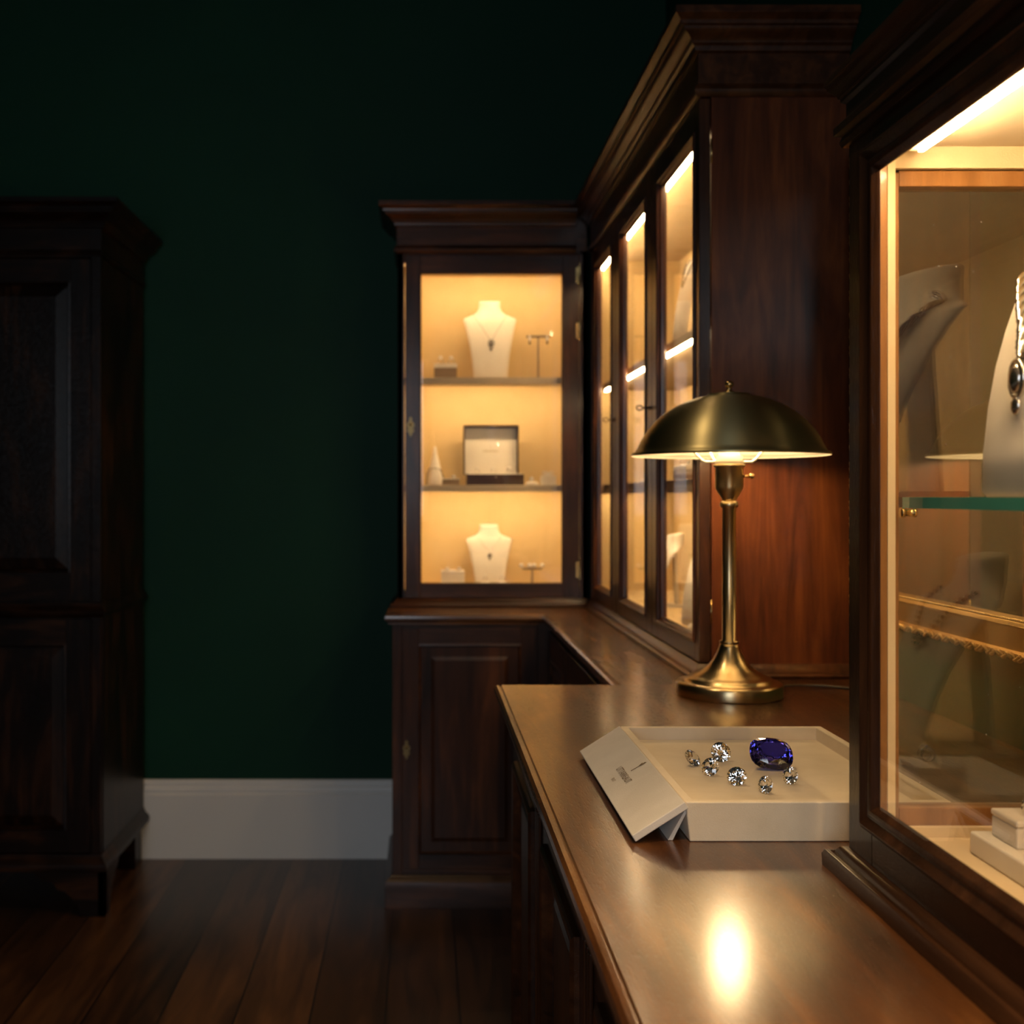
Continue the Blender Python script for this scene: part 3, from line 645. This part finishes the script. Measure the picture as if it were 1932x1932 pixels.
# flap: from the left top edge down to the counter
A = Vector((tx0-0.001, 0, tz+0.0005)); B = Vector((0.2165, 0, 0.9085)); dv = (A-B).normalized(); nn = Vector((-dv.z, 0, dv.x)); th = 0.008
q = [A, B, B-nn*th, A-nn*th]
mb = MB(); N = 16; vs_ = []
for k in range(N+1):
    y = ty0-0.001+(ty1-ty0+0.002)*k/N
    vs_ += [(p.x, y, p.z) for p in q]
fs = [(0, 1, 2, 3), tuple(N*4+k for k in (3, 2, 1, 0))]
for k in range(N):
    for c in range(4): e = (c+1) % 4; fs.append((k*4+c, (k+1)*4+c, (k+1)*4+e, k*4+e))
mb.add(vs_, fs); FL = mb.build('flap', SUEDEL, R, 0.0012, 3)
mb = MB(); mb.add([(tx0+0.004, ty0+0.004, 0.940), (tx0-0.016, ty0+0.010, 0.9005), (tx0-0.016, ty1-0.01, 0.9005), (tx0+0.004, ty1-0.004, 0.940), (tx0+0.006, ty0+0.004, 0.939), (tx0-0.011, ty0+0.010, 0.9005), (tx0-0.011, ty1-0.01, 0.9005), (tx0+0.006, ty1-0.004, 0.939)],
    [(0, 1, 2, 3), (7, 6, 5, 4), (0, 4, 5, 1), (1, 5, 6, 2), (2, 6, 7, 3), (3, 7, 4, 0)]); mb.build('inner_gusset', SUEDEL, R)
def print_text(txt, size, cen_y, s_pos, sx=1.0, spacing=1.0):
    cu = bpy.data.curves.new('printed_text', 'FONT'); cu.body = txt; cu.size = size; cu.align_x = 'CENTER'; cu.align_y = 'CENTER'; cu.extrude = 0.0; cu.space_character = spacing; cu.resolution_u = 3
    t = bpy.data.objects.new('printed_text', cu); COL.objects.link(t)
    bpy.context.view_layer.update()
    me = bpy.data.meshes.new_from_object(t.evaluated_get(bpy.context.evaluated_depsgraph_get())); bpy.data.objects.remove(t)
    u = Vector((0, -1, 0)); c = B + dv*s_pos + nn*0.0003; c.y = cen_y
    off = parent_world(FL)
    for v in me.vertices: q_ = c + u*v.co.x*sx + dv*v.co.y + nn*0.0002; v.co = q_ - off
    me.materials.append(INK); o = bpy.data.objects.new('printed_text', me); COL.objects.link(o); o.parent = FL
    return o
print_text('UTTARREAUT', 0.0125, 1.325, 0.030, 0.92, 0.95)
print_text('ERUIT', 0.0062, 1.330, 0.0165, 0.85, 1.0)
mb = MB(); c = B + dv*0.050 + nn*0.0006; c.y = 1.322
def em(a, b): q_ = c + dv*a + Vector((0, -b, 0)); return (q_.x, q_.y, q_.z)
for (pts) in ([(-0.010, 0), (-0.004, 0.0006), (0.002, 0.0012), (0.010, 0.001)], [(0.000, 0.0005), (0.004, 0.003), (0.008, 0.0035)], [(0.001, 0.001), (0.004, -0.0012), (0.007, -0.002)], [(0.004, 0.0015), (0.007, 0.003), (0.011, 0.0028)]):
    mb.tube([em(*p) for p in pts], 0.0004, 5)
mb.build('printed_emblem', INK, FL)

# gems --------------------------------------------------------------
import bmesh
def hull(name, pts, m, loc, rot, scale):
    bm = bmesh.new()
    for p in pts: bm.verts.new(Vector(p)*scale)
    r_ = bmesh.ops.convex_hull(bm, input=bm.verts[:])
    bmesh.ops.delete(bm, geom=[v for v in bm.verts if not v.link_faces], context='VERTS')
    bmesh.ops.dissolve_limit(bm, angle_limit=0.01, verts=bm.verts[:], edges=bm.edges[:])
    bmesh.ops.recalc_face_normals(bm, faces=bm.faces[:])
    me = bpy.data.meshes.new(name); bm.to_mesh(me); bm.free(); me.materials.append(m)
    o = bpy.data.objects.new(name, me); COL.objects.link(o); o.rotation_euler = rot
    R3 = o.rotation_euler.to_matrix(); lo = min((R3 @ v.co).z for v in me.vertices)
    o.location = (loc[0], loc[1], loc[2]-lo+0.0002)
    return o
def brilliant():
    p = []
    for k in range(8):
        a = 2*PI*k/8; p.append((0.54*math.cos(a), 0.54*math.sin(a), 0.30)); a += PI/8; p.append((0.79*math.cos(a), 0.79*math.sin(a), 0.185))
        p.append((0.29*math.cos(a), 0.29*math.sin(a), -0.66))
    for k in range(16):
        a = 2*PI*k/16; p += [(math.cos(a), math.sin(a), 0.02), (math.cos(a), math.sin(a), -0.03)]
    p.append((0, 0, -0.88)); return p
def cushion():
    p = []
    def se(a, e): c_, s_ = math.cos(a), math.sin(a); r_ = (abs(c_)**e+abs(s_)**e)**(-1/e); return r_
    for k in range(24):
        a = 2*PI*k/24; r_ = se(a, 2.7)
        p += [(r_*math.cos(a), 0.84*r_*math.sin(a), 0.02), (r_*math.cos(a), 0.84*r_*math.sin(a), -0.03)]
    for k in range(12):
        a = 2*PI*k/12; r_ = 0.56*se(a, 2.3); p.append((r_*math.cos(a), 0.84*r_*math.sin(a), 0.30))
        a += PI/12; r_ = 0.82*se(a, 2.5); p.append((r_*math.cos(a), 0.84*r_*math.sin(a), 0.19))
    for k in range(16):
        a = 2*PI*k/16; r_ = 0.75*se(a, 2.5); p.append((r_*math.cos(a), 0.84*r_*math.sin(a), -0.32))
        a += PI/16; r_ = 0.40*se(a, 2.3); p.append((r_*math.cos(a), 0.84*r_*math.sin(a), -0.58))
    p += [(0.10, 0, -0.74), (-0.10, 0, -0.74)]; return p
ZF = 0.9267
g0 = P(1455, 1449, ZF)
tag(hull('tanzanite', cushion(), TANZ, g0, (math.radians(47), math.radians(4), math.radians(-6)), 0.0258), 'large deep violet-blue cushion cut gemstone on the ivory tray', 'gemstone')
gems = [((1307, 1444), 16, (48, 14, 24), 'leftmost clear diamond on the tray, tipped to the left'),
        ((1360, 1436), 17.5, (62, -4, 5), 'round clear diamond farthest back on the tray, face-on'),
        ((1340, 1463), 16.5, (62, -12, -38), 'clear diamond just in front of the leftmost one on the tray'),
        ((1390, 1481), 17, (60, 6, -30), 'clear diamond nearest the middle of the tray, left of the blue stone'),
        ((1444, 1497), 15.5, (74, -14, -52), 'clear diamond nearest the front edge of the tray, standing on edge'),
        ((1491, 1480), 15.5, (74, -14, -50), 'rightmost clear diamond, just right below the blue stone')]
for (pp, r_, rot, lab) in gems:
    l = P(pp[0], pp[1], ZF); tag(hull('diamond', brilliant(), DIAMOND, l, [math.radians(a) for a in rot], 1.08*r_*l[1]/F), lab, 'diamond', 'loose diamonds on the tray')

# ================================================================= jewellery displays
def bust_mesh(Hh, Wd, sweep=0.30):
    """neck form facing -Y, base at z=0"""
    # v, half width, centre offset forward, front bulge, back bulge
    S = [(0.0, .60, .95, .10, -.04), (.02, .63, .97, .11, -.03), (.15, .66, .93, .13, -.05), (.30, .72, .85, .14, -.06), (.45, .80, .73, .15, -.06), (.58, .88, .58, .17, -.05), (.68, .95, .44, .19, -.02),
         (.745, 1.0, .33, .21, .02), (.775, .97, .24, .22, .08), (.80, .78, .14, .24, .16), (.83, .58, .08, .26, .22), (.87, .46, .04, .27, .27), (.92, .41, .02, .27, .27), (.97, .40, .0, .27, .27), (.99, .40, .0, .27, .27), (1.0, .37, .0, .24, .24)]
    n = 36; mb = MB(); vs_ = []; fs = []; hw = Wd/2
    for (v, w_, c_, f_, b_) in S:
        for k in range(n):
            a = 2*PI*k/n; sn = math.sin(a); cs = math.cos(a)
            front = sn < 0
            x = hw*w_*(abs(cs)**0.85)*(1 if cs > 0 else -1)
            y = -c_*sweep*Hh + (-(f_*hw*1.0)*abs(sn)**0.9 if front else (b_*hw)*abs(sn)**0.9) + 0.0
            zt = v*Hh
            if v > 0.85: zt += -0.05*Hh*(y+0.0)/(0.25*hw)*0.35*((v-0.85)/0.15) * (-1)
            vs_.append((x, y, zt))
    for i in range(len(S)-1):
        for k in range(n): fs.append((i*n+k, i*n+(k+1) % n, (i+1)*n+(k+1) % n, (i+1)*n+k))
    fs += [tuple(range(n)), tuple((len(S)-1)*n+k for k in range(n))]
    mb.add(vs_, fs, 0, True)
    def front(v, u):
        for i in range(len(S)-1):
            if S[i][0] <= v <= S[i+1][0]:
                t = (v-S[i][0])/(S[i+1][0]-S[i][0]); w_, c_, f_ = [S[i][j]*(1-t)+S[i+1][j]*t for j in (1, 2, 3)]
                break
        uu = max(-0.98, min(0.98, u/w_)); sn = math.sqrt(max(0, 1-abs(uu)**(2/0.85)))
        return Vector((hw*u, -c_*sweep*Hh - f_*hw*abs(sn)**0.9, v*Hh))
    return mb, front
def rot_mb(mb, rz, loc):
    c_, s_ = math.cos(rz), math.sin(rz); mb.v = [(x*c_-y*s_+loc[0], x*s_+y*c_+loc[1], z+loc[2]) for x, y, z in mb.v]; return mb
def bust(loc, Hh, Wd, rz, label, sweep=0.30, m=VELVET):
    r_ = empty('necklace_bust', loc, label, 'necklace bust', 'cream necklace busts')
    mb, fr_ = bust_mesh(Hh, Wd, sweep); rot_mb(mb, rz, loc).build('bust_form', m, r_)
    mb2 = MB(); mb2.box(-Wd*0.22, Wd*0.22, -sweep*Hh*0.9, sweep*Hh*0.25, 0.0, 0.006); 
    mb2.add([(-Wd*.12, 0.0, .004), (Wd*.12, 0.0, .004), (Wd*.12, 0.006, .004), (-Wd*.12, 0.006, .004), (-Wd*.10, -.12*sweep*Hh, Hh*.80), (Wd*.10, -.12*sweep*Hh, Hh*.80), (Wd*.10, -.12*sweep*Hh+.006, Hh*.80), (-Wd*.10, -.12*sweep*Hh+.006, Hh*.80)], [(0,3,2,1), (4,5,6,7), (0,1,5,4), (1,2,6,5), (2,3,7,6), (3,0,4,7)])
    rot_mb(mb2, rz, loc).build('easel_stand', m, r_)
    return fr_
def chain(loc, fr_, rz, path, rad, label, m, pend=None, twist=False, pm=None):
    """path = list of (v,u) on the bust's front"""
    pts = []
    for i in range(len(path)-1):
        for t in range(8): a = path[i]; b = path[i+1]; pts.append(fr_(a[0]+(b[0]-a[0])*t/8, a[1]+(b[1]-a[1])*t/8))
    pts.append(fr_(*path[-1])); pts = [p+Vector((0, -rad*1.0, 0)) for p in pts]
    # resample
    L = [0]; 
    for i in range(1, len(pts)): L.append(L[-1]+(pts[i]-pts[i-1]).length)
    def at(s_):
        for i in range(1, len(pts)):
            if s_ <= L[i]: t = (s_-L[i-1])/max(1e-9, L[i]-L[i-1]); return pts[i-1].lerp(pts[i], t)
        return pts[-1]
    mb = MB()
    if twist:
        n = int(L[-1]/(rad*0.45))
        for ph in (0, PI*2/3, PI*4/3):
            q_ = []
            for k in range(n+1):
                s_ = L[-1]*k/n; c = at(s_); t = (at(min(s_+1e-3, L[-1]))-at(max(s_-1e-3, 0))).normalized()
                a = t.cross(Vector((0, 1, 0))).normalized(); b = t.cross(a); an = s_/(rad*1.9)*1.3+ph
                q_.append(c+rad*0.5*(a*math.cos(an)+b*math.sin(an)))
            mb.tube(q_, rad*0.45, 6, radii=[rad*(0.38+0.14*(k % 2)) for k in range(n+1)])
    else:
        n = max(4, int(L[-1]/(rad*2.0)))
        for k in range(n+1): mb.sphere(at(L[-1]*k/n), rad, 6)
    r_ = empty('necklace', (loc[0], loc[1], loc[2]), label, 'necklace')
    rot_mb(mb, rz, loc).build('chain', m, r_)
    if pend:
        mb = MB(); v, u, s_ = pend; c = fr_(v, u)+Vector((0, -s_*0.7, 0))
        rr = random.Random(3)
        mb.sphere(c, s_, 14, sc=(0.8, 0.6, 1.2)); mb.sphere(c+Vector((0, 0, -s_*2.1)), s_*0.6, 10, sc=(1, .7, 1.3)); mb.tube([c+Vector((s_*1.15*math.cos(a), 0, s_*1.45*math.sin(a))) for a in [2*PI*k/16 for k in range(16)]], s_*0.2, 6, closed=True)
        rot_mb(mb, rz, loc).build('pendant', pm or m, r_)
    return r_
def ring(loc, r_, label, rz=0.3, stone=True, group='display rings', m=SILVER, lying=False, name='ring'):
    e = empty(name, loc, label, 'ring', group)
    mb = MB(); pts = []
    for k in range(24):
        a = 2*PI*k/24
        p = Vector((r_*math.cos(a), 0, r_+r_*math.sin(a))) if not lying else Vector((r_*math.cos(a), r_*math.sin(a), r_*0.18))
        pts.append(p)
    mb.tube(pts, r_*0.16, 8, closed=True); rot_mb(mb, rz, loc).build('band', m, e)
    if stone:
        mb = MB(); mb.sphere((0, 0, 2.35*r_) if not lying else (0, -r_, r_*0.7), r_*0.75, 10, sc=(1, 1, .8)); rot_mb(mb, rz, loc).build('stone', PEARL, e)
    return e
def pearl(loc, r_, label, name='pearl_earring'):
    mb = MB(); mb.sphere((loc[0], loc[1], loc[2]+r_), r_, 16); mb.lathe([(0.0001, 0), (r_*.6, 0), (r_*.5, r_*.35), (r_*.2, r_*.5)], loc, 12, 1)
    return tag(mb.build(name, [PEARL, SILVERD]), label, 'earring')
def block(name, loc, sx, sy, h, label, m1, m2=None, cap=0.006, parent=None):
    e = empty(name, loc, label, 'display block')
    MB().box(loc[0]-sx/2, loc[0]+sx/2, loc[1]-sy/2, loc[1]+sy/2, loc[2], loc[2]+h-cap).build('block_body', m1, e, 0.0015)
    MB().box(loc[0]-sx/2-0.0005, loc[0]+sx/2+0.0005, loc[1]-sy/2-0.0005, loc[1]+sy/2+0.0005, loc[2]+h-cap, loc[2]+h).build('cushion_top', m2 or m1, e, 0.002, 3)
    return e
def XB(px, d): return (px-VX)*d/F
def ZB(py, d): return HC-(py-VY)*d/F

# back cabinet, top shelf --------------------------------------------------
DB = 3.73; zt = 1.6517
L = (XB(925, DB), DB+0.04, zt); f1 = bust(L, 0.275, 0.180, 0, 'cream bust with a dark drop pendant, top shelf of the small back cabinet', 0.22)
chain(L, f1, 0, [(.80, -.62), (.66, -.34), (.55, -.14), (.47, 0.02), (.55, .16), (.66, .36), (.80, .62)], 0.0010, 'fine chain with a dark oval drop pendant on the bust, top shelf of small cabinet', SILVERD, (.44, 0.02, 0.0085), pm=SILVERD)
block('ring_block', (XB(840, DB), DB-0.01, zt), 0.076, 0.06, 0.052, 'square taupe display block with cream top, left on the top shelf of the small cabinet', TAUPE, VELVET, 0.014)
ring((XB(831, DB), DB-0.01, zt+0.052), 0.010, 'left pearl ring on the square taupe block, top shelf', 0.5)
ring((XB(851, DB), DB-0.01, zt+0.052), 0.010, 'right pearl ring on the square taupe block, top shelf', -0.3)
def tstand(px0, px1, pyt, d, zb, label, rbase=0.034):
    xc_ = XB((px0+px1)/2, d); e = empty('earring_stand', (xc_, d, zb), label, 'earring stand')
    h = ZB(pyt, d)-zb
    mb = MB(); mb.lathe([(0.0001, 0), (rbase, 0), (rbase, 0.003), (rbase*.5, 0.008), (0.006, 0.011), (0.0042, 0.016), (0.0042, h-0.004), (0.0001, h-0.004)], (xc_, d, zb), 24); mb.build('stem', TAUPE, e)
    MB().box(XB(px0, d), XB(px1, d), d-0.006, d+0.006, zb+h-0.007, zb+h).build('crossbar', TAUPE, e, 0.001)
    return xc_, h
tstand(993, 1038, 633, DB, zt, 'small T-shaped earring stand at the right of the top shelf')
def drop_earring(x, y, ztop, label, s=1.0):
    e = empty('drop_earring', (x, y, ztop), label, 'earring')
    mb = MB(); mb.sphere((x, y-0.0065, ztop-0.004), 0.004*s, 10); mb.sphere((x, y-0.007, ztop-0.013*s), 0.0058*s, 10); mb.build('pearl', PEARL, e)
    mb = MB(); mb.sphere((x, y-0.007, ztop-0.026*s), 0.0055*s, 8, sc=(.8, .6, 1.3)); mb.tube([(x, y-0.004, ztop+0.001), (x, y-0.008, ztop), (x, y-0.008, ztop-0.025*s)], 0.0009, 6); mb.build('drop', SILVERD, e)
drop_earring(XB(999, DB), DB, ZB(633, DB), 'left pearl drop earring on the T-shaped stand'); drop_earring(XB(1032, DB), DB, ZB(633, DB), 'right pearl drop earring on the T-shaped stand')
# middle shelf ---------------------------------------------------------------
zt = 1.2967
bx0, bx1 = XB(880, DB), XB(986, DB); R = empty('jewellery_box', ((bx0+bx1)/2, DB, zt), 'open dark wooden jewellery box with cream lined lid on the middle shelf', 'jewellery box')
bd = 0.10; bh = 0.036
mb = MB(); y_a, y_b = DB-0.055, DB+0.04
mb.box(bx0, bx1, y_a, y_a+0.005, zt, zt+bh).box(bx0, bx1, y_b-0.005, y_b, zt, zt+bh).box(bx0, bx0+0.005, y_a+0.005, y_b-0.005, zt, zt+bh).box(bx1-0.005, bx1, y_a+0.005, y_b-0.005, zt, zt+bh).box(bx0+0.005, bx1-0.005, y_a+0.005, y_b-0.005, zt, zt+0.006)
BO = mb.build('box_base', DARKBOX, R, 0.0008)
MB().box(bx0+0.006, bx1-0.006, y_a+0.006, y_b-0.006, zt+0.007, zt+bh+0.003).build('cushion', VELVET, R, 0.003, 3)
mb = MB(); mb.sphere(((bx0+bx1)/2, y_a-0.001, zt+bh*.75), 0.0028, 10); mb.build('clasp', SILVER, BO)
lx0, lx1, lz1 = XB(875, DB), XB(979, DB), zt+0.204
mb = MB(); la = y_b-0.012; lb = y_b+0.008
mb.box(lx0, lx1, lb-0.003, lb, zt+bh, lz1).box(lx0, lx0+0.0035, la-0.02, lb-0.003, zt+bh, lz1).box(lx1-0.0035, lx1, la-0.02, lb-0.003, zt+bh, lz1).box(lx0+0.0035, lx1-0.0035, la-0.02, lb-0.003, lz1-0.004, lz1)
LD = mb.build('lid', DARKBOX, R, 0.0006)
MB().box(lx0+0.004, lx1-0.004, lb-0.010, lb-0.0035, zt+bh+0.002, lz1-0.006).build('lid_lining', VELVET, LD, 0.002)
cu = MB(); cu.box(XB(912, DB), XB(942, DB), lb-0.0105, lb-0.0101, ZB(851.5, DB), ZB(849, DB)).sphere((XB(927, DB), lb-0.0102, ZB(843, DB)), 0.0022, 8, sc=(1, .1, 1)); cu.build('printed_mark', mat('pale_gold_print', (0.62, 0.5, 0.3), 0.6), LD)
for k, (px, lab) in enumerate(((900, 'left'), (930, 'middle'), (960, 'right'))):
    ring((XB(px, DB), DB-0.01, zt+bh+0.0025), 0.008, lab+' ring of three in the open dark jewellery box', 0.4)
e = empty('necklace_cone', (XB(821, DB), DB, zt), 'pale cone-shaped display stand with a narrow tip, left on the middle shelf', 'jewellery stand')
MB().lathe([(0.0001, 0), (0.029, 0), (0.030, 0.003), (0.026, 0.03), (0.019, 0.062), (0.011, 0.095), (0.0055, 0.122), (0.0045, 0.130), (0.0001, 0.132)], (XB(821, DB), DB+0.02, zt), 28).build('cone', VELVET, e)
mb = MB(); cxx = XB(821, DB)
mb.tube([(cxx-0.030, DB-0.032, zt+0.0025), (cxx-0.028, DB-0.034, zt+0.04), (cxx-0.02, DB-0.030, zt+0.055), (cxx, DB-0.022, zt+0.057), (cxx+0.018, DB-0.020, zt+0.052), (cxx+0.026, DB-0.026, zt+0.03), (cxx+0.030, DB-0.032, zt+0.0025)], 0.0022, 8)
tag(mb.build('bracelet', SILVERD), 'arched dark silver bangle in front of the pale cone stand', 'bracelet')
block('ring_block', (XB(850, DB), DB-0.045, zt), 0.058, 0.045, 0.022, 'low dark ring block beside the jewellery box on the middle shelf', TAUPE, VELVET, 0.003)
ring((XB(854, DB), DB-0.045, zt+0.022), 0.0085, 'ring lying on the low dark block, middle shelf', 0.3, lying=True)
e = tag(MB().lathe([(0.0001, 0), (0.020, 0), (0.022, 0.004), (0.018, 0.010), (0.008, 0.014), (0.0001, 0.0145)], (XB(1003, DB), DB-0.02, zt), 24).build('jewellery_cushion', VELVET), 'small round cream cushion right of the jewellery box on the middle shelf', 'cushion')
pearl((XB(1002, DB), DB-0.02, zt+0.0142), 0.007, 'single pearl stud on the small round cushion, middle shelf', 'pearl_stud')
bxc = XB(1034, DB); R = empty('gift_box', (bxc, DB, zt), 'small cream gift box with a bow at the right end of the middle shelf', 'box')
MB().box(bxc-0.024, bxc+0.024, DB-0.025, DB+0.02, zt, zt+0.032).build('box_body', VELVET, R, 0.0015)
mb = MB()
for s in (-1, 1):
    mb.tube([(bxc, DB-0.002, zt+0.033), (bxc+s*0.008, DB-0.002, zt+0.046), (bxc+s*0.018, DB-0.002, zt+0.045), (bxc+s*0.016, DB-0.002, zt+0.036), (bxc, DB-0.002, zt+0.034)], 0.003, 8)
mb.sphere((bxc, DB-0.002, zt+0.038), 0.006, 10); mb.build('bow', PEARL, R)
# floor of the back cabinet ---------------------------------------------------
zt = 0.9552
L = (XB(924, DB), DB+0.045, zt); f2 = bust(L, 0.207, 0.158, 0, 'cream bust with a small pendant on the floor of the small back cabinet', 0.22)
chain(L, f2, 0, [(.80, -.50), (.66, -.26), (.58, 0.0), (.66, .26), (.80, .50)], 0.0009, 'fine chain with small pendant on the bust at the bottom of the small cabinet', SILVER, (.50, 0.0, 0.0055), pm=SILVERD)
block('ring_block', (XB(854, DB), DB-0.01, zt), 0.078, 0.05, 0.055, 'cream block with a thick pad, bottom left of the small back cabinet', VELVET, VELVET, 0.016)
for px, lab in ((843, 'left'), (865, 'right')):
    ring((XB(px, DB), DB-0.01, zt+0.055), 0.0085, lab+' ring on the thick padded block at the bottom of the small cabinet', 0.2, lying=True)
for px, lab in ((915, 'left'), (947, 'right')):
    l = (XB(px, DB-0.055), DB-0.062, zt)
    tag(MB().lathe([(0.0001, 0), (0.019, 0), (0.020, 0.012), (0.015, 0.020), (0.0001, 0.023)], l, 20).build('ring_cushion', VELVET), lab+' round ring cushion in front of the bottom bust in the small cabinet', 'cushion')
    ring((l[0], l[1], zt+0.0225), 0.0075, 'ring on the '+lab+' round cushion before the bottom bust', 0.5 if px < 930 else -0.4)
xs, hs = tstand(986, 1022, 1071, DB, zt, 'low pearl earring stand at the bottom right of the small cabinet', 0.026)
for px, lab in ((984, 'leftmost'), (999.5, 'left middle'), (1008, 'right middle'), (1023, 'rightmost')):
    pearl((XB(px, DB), DB, zt+hs), 0.0078, lab+' of four pearl studs on the low earring stand', 'pearl_stud')

# tall cabinet contents --------------------------------------------------------
def rotz_face_left(): return -PI/2       # -Y turned to -X
RZ = -PI/2
L = (0.690, 2.66, 1.6222); f3 = bust(L, 0.27, 0.19, RZ, 'bust with dark beads seen side-on, upper shelf of the tall cabinet', 0.26)
chain(L, f3, RZ, [(.82, -.52), (.72, -.40), (.60, -.22), (.52, 0.0), (.60, .22), (.72, .40), (.82, .52)], 0.0028, 'dark silver bead necklace on the side-on bust, upper shelf of tall cabinet', SILVERD)
L = (0.700, 2.60, 0.9552); f4 = bust(L, 0.25, 0.17, RZ, 'bust seen side-on at the bottom of the tall cabinet beside the lamp', 0.30)
chain(L, f4, RZ, [(.80, -.5), (.60, -.2), (.54, 0.0), (.60, .2), (.80, .5)], 0.0015, 'fine silver necklace on the bust at the bottom of the tall cabinet', SILVER)
L = (0.700, 3.05, 0.9552); f5 = bust(L, 0.20, 0.16, RZ, 'smaller bust at the bottom behind the middle door of the tall cabinet', 0.30)
chain(L, f5, RZ, [(.80, -.5), (.60, -.2), (.54, 0.0), (.60, .2), (.80, .5)], 0.0022, 'pearl necklace on the smaller bust behind the middle door', PEARL)
zt = 1.2967
block('ring_block', (0.635, 2.62, zt), 0.05, 0.13, 0.036, 'long taupe ring block on the middle shelf of the tall cabinet', TAUPE, VELVET, 0.010)
ring((0.632, 2.65, zt+0.036), 0.011, 'left ring on the long taupe block in the tall cabinet', 1.2, lying=True)
ring((0.632, 2.59, zt+0.036), 0.011, 'right ring on the long taupe block in the tall cabinet', 1.8)
tag(MB().lathe([(0.0001, 0), (0.018, 0), (0.020, 0.004), (0.016, 0.009), (0.0001, 0.012)], (0.63, 3.10, zt), 20).build('jewellery_cushion', VELVET), 'small cushion on the middle shelf behind the centre door of the tall cabinet', 'cushion')
pearl((0.63, 3.10, zt+0.0118), 0.010, 'large pearl on the cushion behind the centre door of the tall cabinet', 'pearl_stud')
zt = 0.9552
for y, lab in ((2.36, 'nearer'), (2.50, 'farther')):
    tag(MB().lathe([(0.0001, 0), (0.026, 0), (0.029, 0.006), (0.024, 0.014), (0.0001, 0.017)], (0.63, y, zt), 24).build('jewellery_cushion', VELVET), lab+' round cushion on the floor of the tall cabinet beside the lamp', 'cushion')
    ring((0.63, y, zt+0.0168), 0.012, 'ring on the '+lab+' round cushion at the bottom of the tall cabinet', 1.0, m=SILVERD)

# show case contents -------------------------------------------------------------
L = (0.561, 0.855, 1.2592); f6 = bust(L, 0.250, 0.245, RZ-0.08, 'large cream bust with a heavy silver necklace on the glass shelf of the show case', 0.36)
chain(L, f6, RZ-0.08, [(.87, -.44), (.81, -.66), (.76, -.70), (.66, -.46), (.56, -.22), (.46, -.08), (.43, 0.0), (.46, .08), (.56, .22), (.66, .46), (.76, .70), (.81, .66), (.87, .44)], 0.0050, 'heavy twisted silver necklace with pendant on the bust on the glass shelf', SILVER, (.37, 0.0, 0.010), twist=True)
L = (0.700, 0.71, 0.9412); f7 = bust(L, 0.245, 0.18, RZ, 'cream bust on the show case floor, seen only as a reflection in its end glass', 0.42)
chain(L, f7, RZ, [(.82, -.5), (.70, -.34), (.58, -.12), (.54, 0.0), (.58, .12), (.70, .34), (.82, .5)], 0.0040, 'silver bead necklace on the bust standing on the show case floor', SILVER)
e = empty('display_plinth', (0.56, 0.91, 0.9412), 'low wide ivory display plinth on the floor of the show case', 'display plinth')
MB().box(0.489, 0.640, 0.820, 0.986, 0.9412, 0.9612).build('plinth_block', VELVET, e, 0.0025, 3)
bx = 0.5265; byc = 0.951
e = empty('ring_box', (bx, byc, 0.9613), 'small square ivory ring box standing on the low display plinth', 'ring box')
MB().box(0.5015, 0.5515, 0.930, 0.972, 0.9613, 0.9795).build('box_body', VELVET, e, 0.002, 3)
MB().box(0.5008, 0.5522, 0.9293, 0.9727, 0.9797, 0.9855).build('cushion_top', VELVET, e, 0.0022, 3)
rg = (0.522, 0.948, 0.9853)
e = empty('ring', rg, 'jewelled silver ring standing on the small ivory ring box', 'ring')
mb = MB(); mb.tube([(0.0065*math.cos(a), 0, 0.0065+0.0065*math.sin(a)) for a in [2*PI*k/28 for k in range(28)]], 0.0012, 8, closed=True)
for s in (-1, 1): mb.tube([(s*0.0060, 0, 0.008), (s*0.005, 0, 0.0125), (s*0.001, 0.001*s, 0.0150), (-s*0.003, 0, 0.0145)], 0.0016, 8)
rot_mb(mb, 0.15, rg).build('band', SILVER, e)
mb = MB(); rr = random.Random(5)
for k in range(16): a = rr.uniform(0, 2*PI); q_ = rr.uniform(0, 0.0042); mb.sphere((q_*math.cos(a), q_*math.sin(a)*.7, 0.0145+rr.uniform(0, .0014)), 0.0011, 8)
mb.sphere((0, 0, 0.0158), 0.0026, 12); rot_mb(mb, 0.15, rg).build('stone_cluster', SILVER, e)

# keys in the tall cabinet's doors ---------------------------------------------------
for (y, z, lab) in ((2.66, 1.473, 'old bronze key in the lock of the centre glass door'), (3.15, 1.478, 'old bronze key in the lock of the farthest glass door')):
    e = empty('key', (xf, y, z), lab, 'key', None); mb = MB()
    mb.tube([(xf, y, z), (xf-0.018, y, z)], 0.0021, 10); mb.lathe([(0.0001, 0), (0.0055, 0), (0.0045, 0.003), (0.0001, 0.003)], (xf-0.004, y, z), 14, axis=0)
    mb.sphere((xf-0.012, y, z), 0.003, 8, sc=(.6, 1, 1)); mb.build('shank', IRON, e)
    mb = MB(); mb.tube([(xf-0.026+0.0075*math.cos(a), y+0.0015*math.sin(a), z+0.0058*math.sin(a)) for a in [2*PI*k/20 for k in range(20)]], 0.0018, 8, closed=True); mb.build('bow', IRON, e)

# group phrases for the repeats ------------------------------------------------------
GR = {'ring': 'display rings', 'base_cabinet': 'dark base cupboards', 'display_cabinet': 'lit glazed cabinets', 'ring_block': 'ring blocks on the shelves', 'pearl_stud': 'pearl studs',
      'key': 'keys in the glass doors', 'necklace': 'necklaces on the busts', 'jewellery_cushion': 'round jewellery cushions', 'ring_cushion': 'round ring cushions', 'earring_stand': 'earring stands', 'drop_earring': 'pearl drop earrings'}
for o in bpy.data.objects:
    k = o.name.split('.')[0]
    if o.parent is None and 'label' in o and k in GR: o['group'] = GR[k]
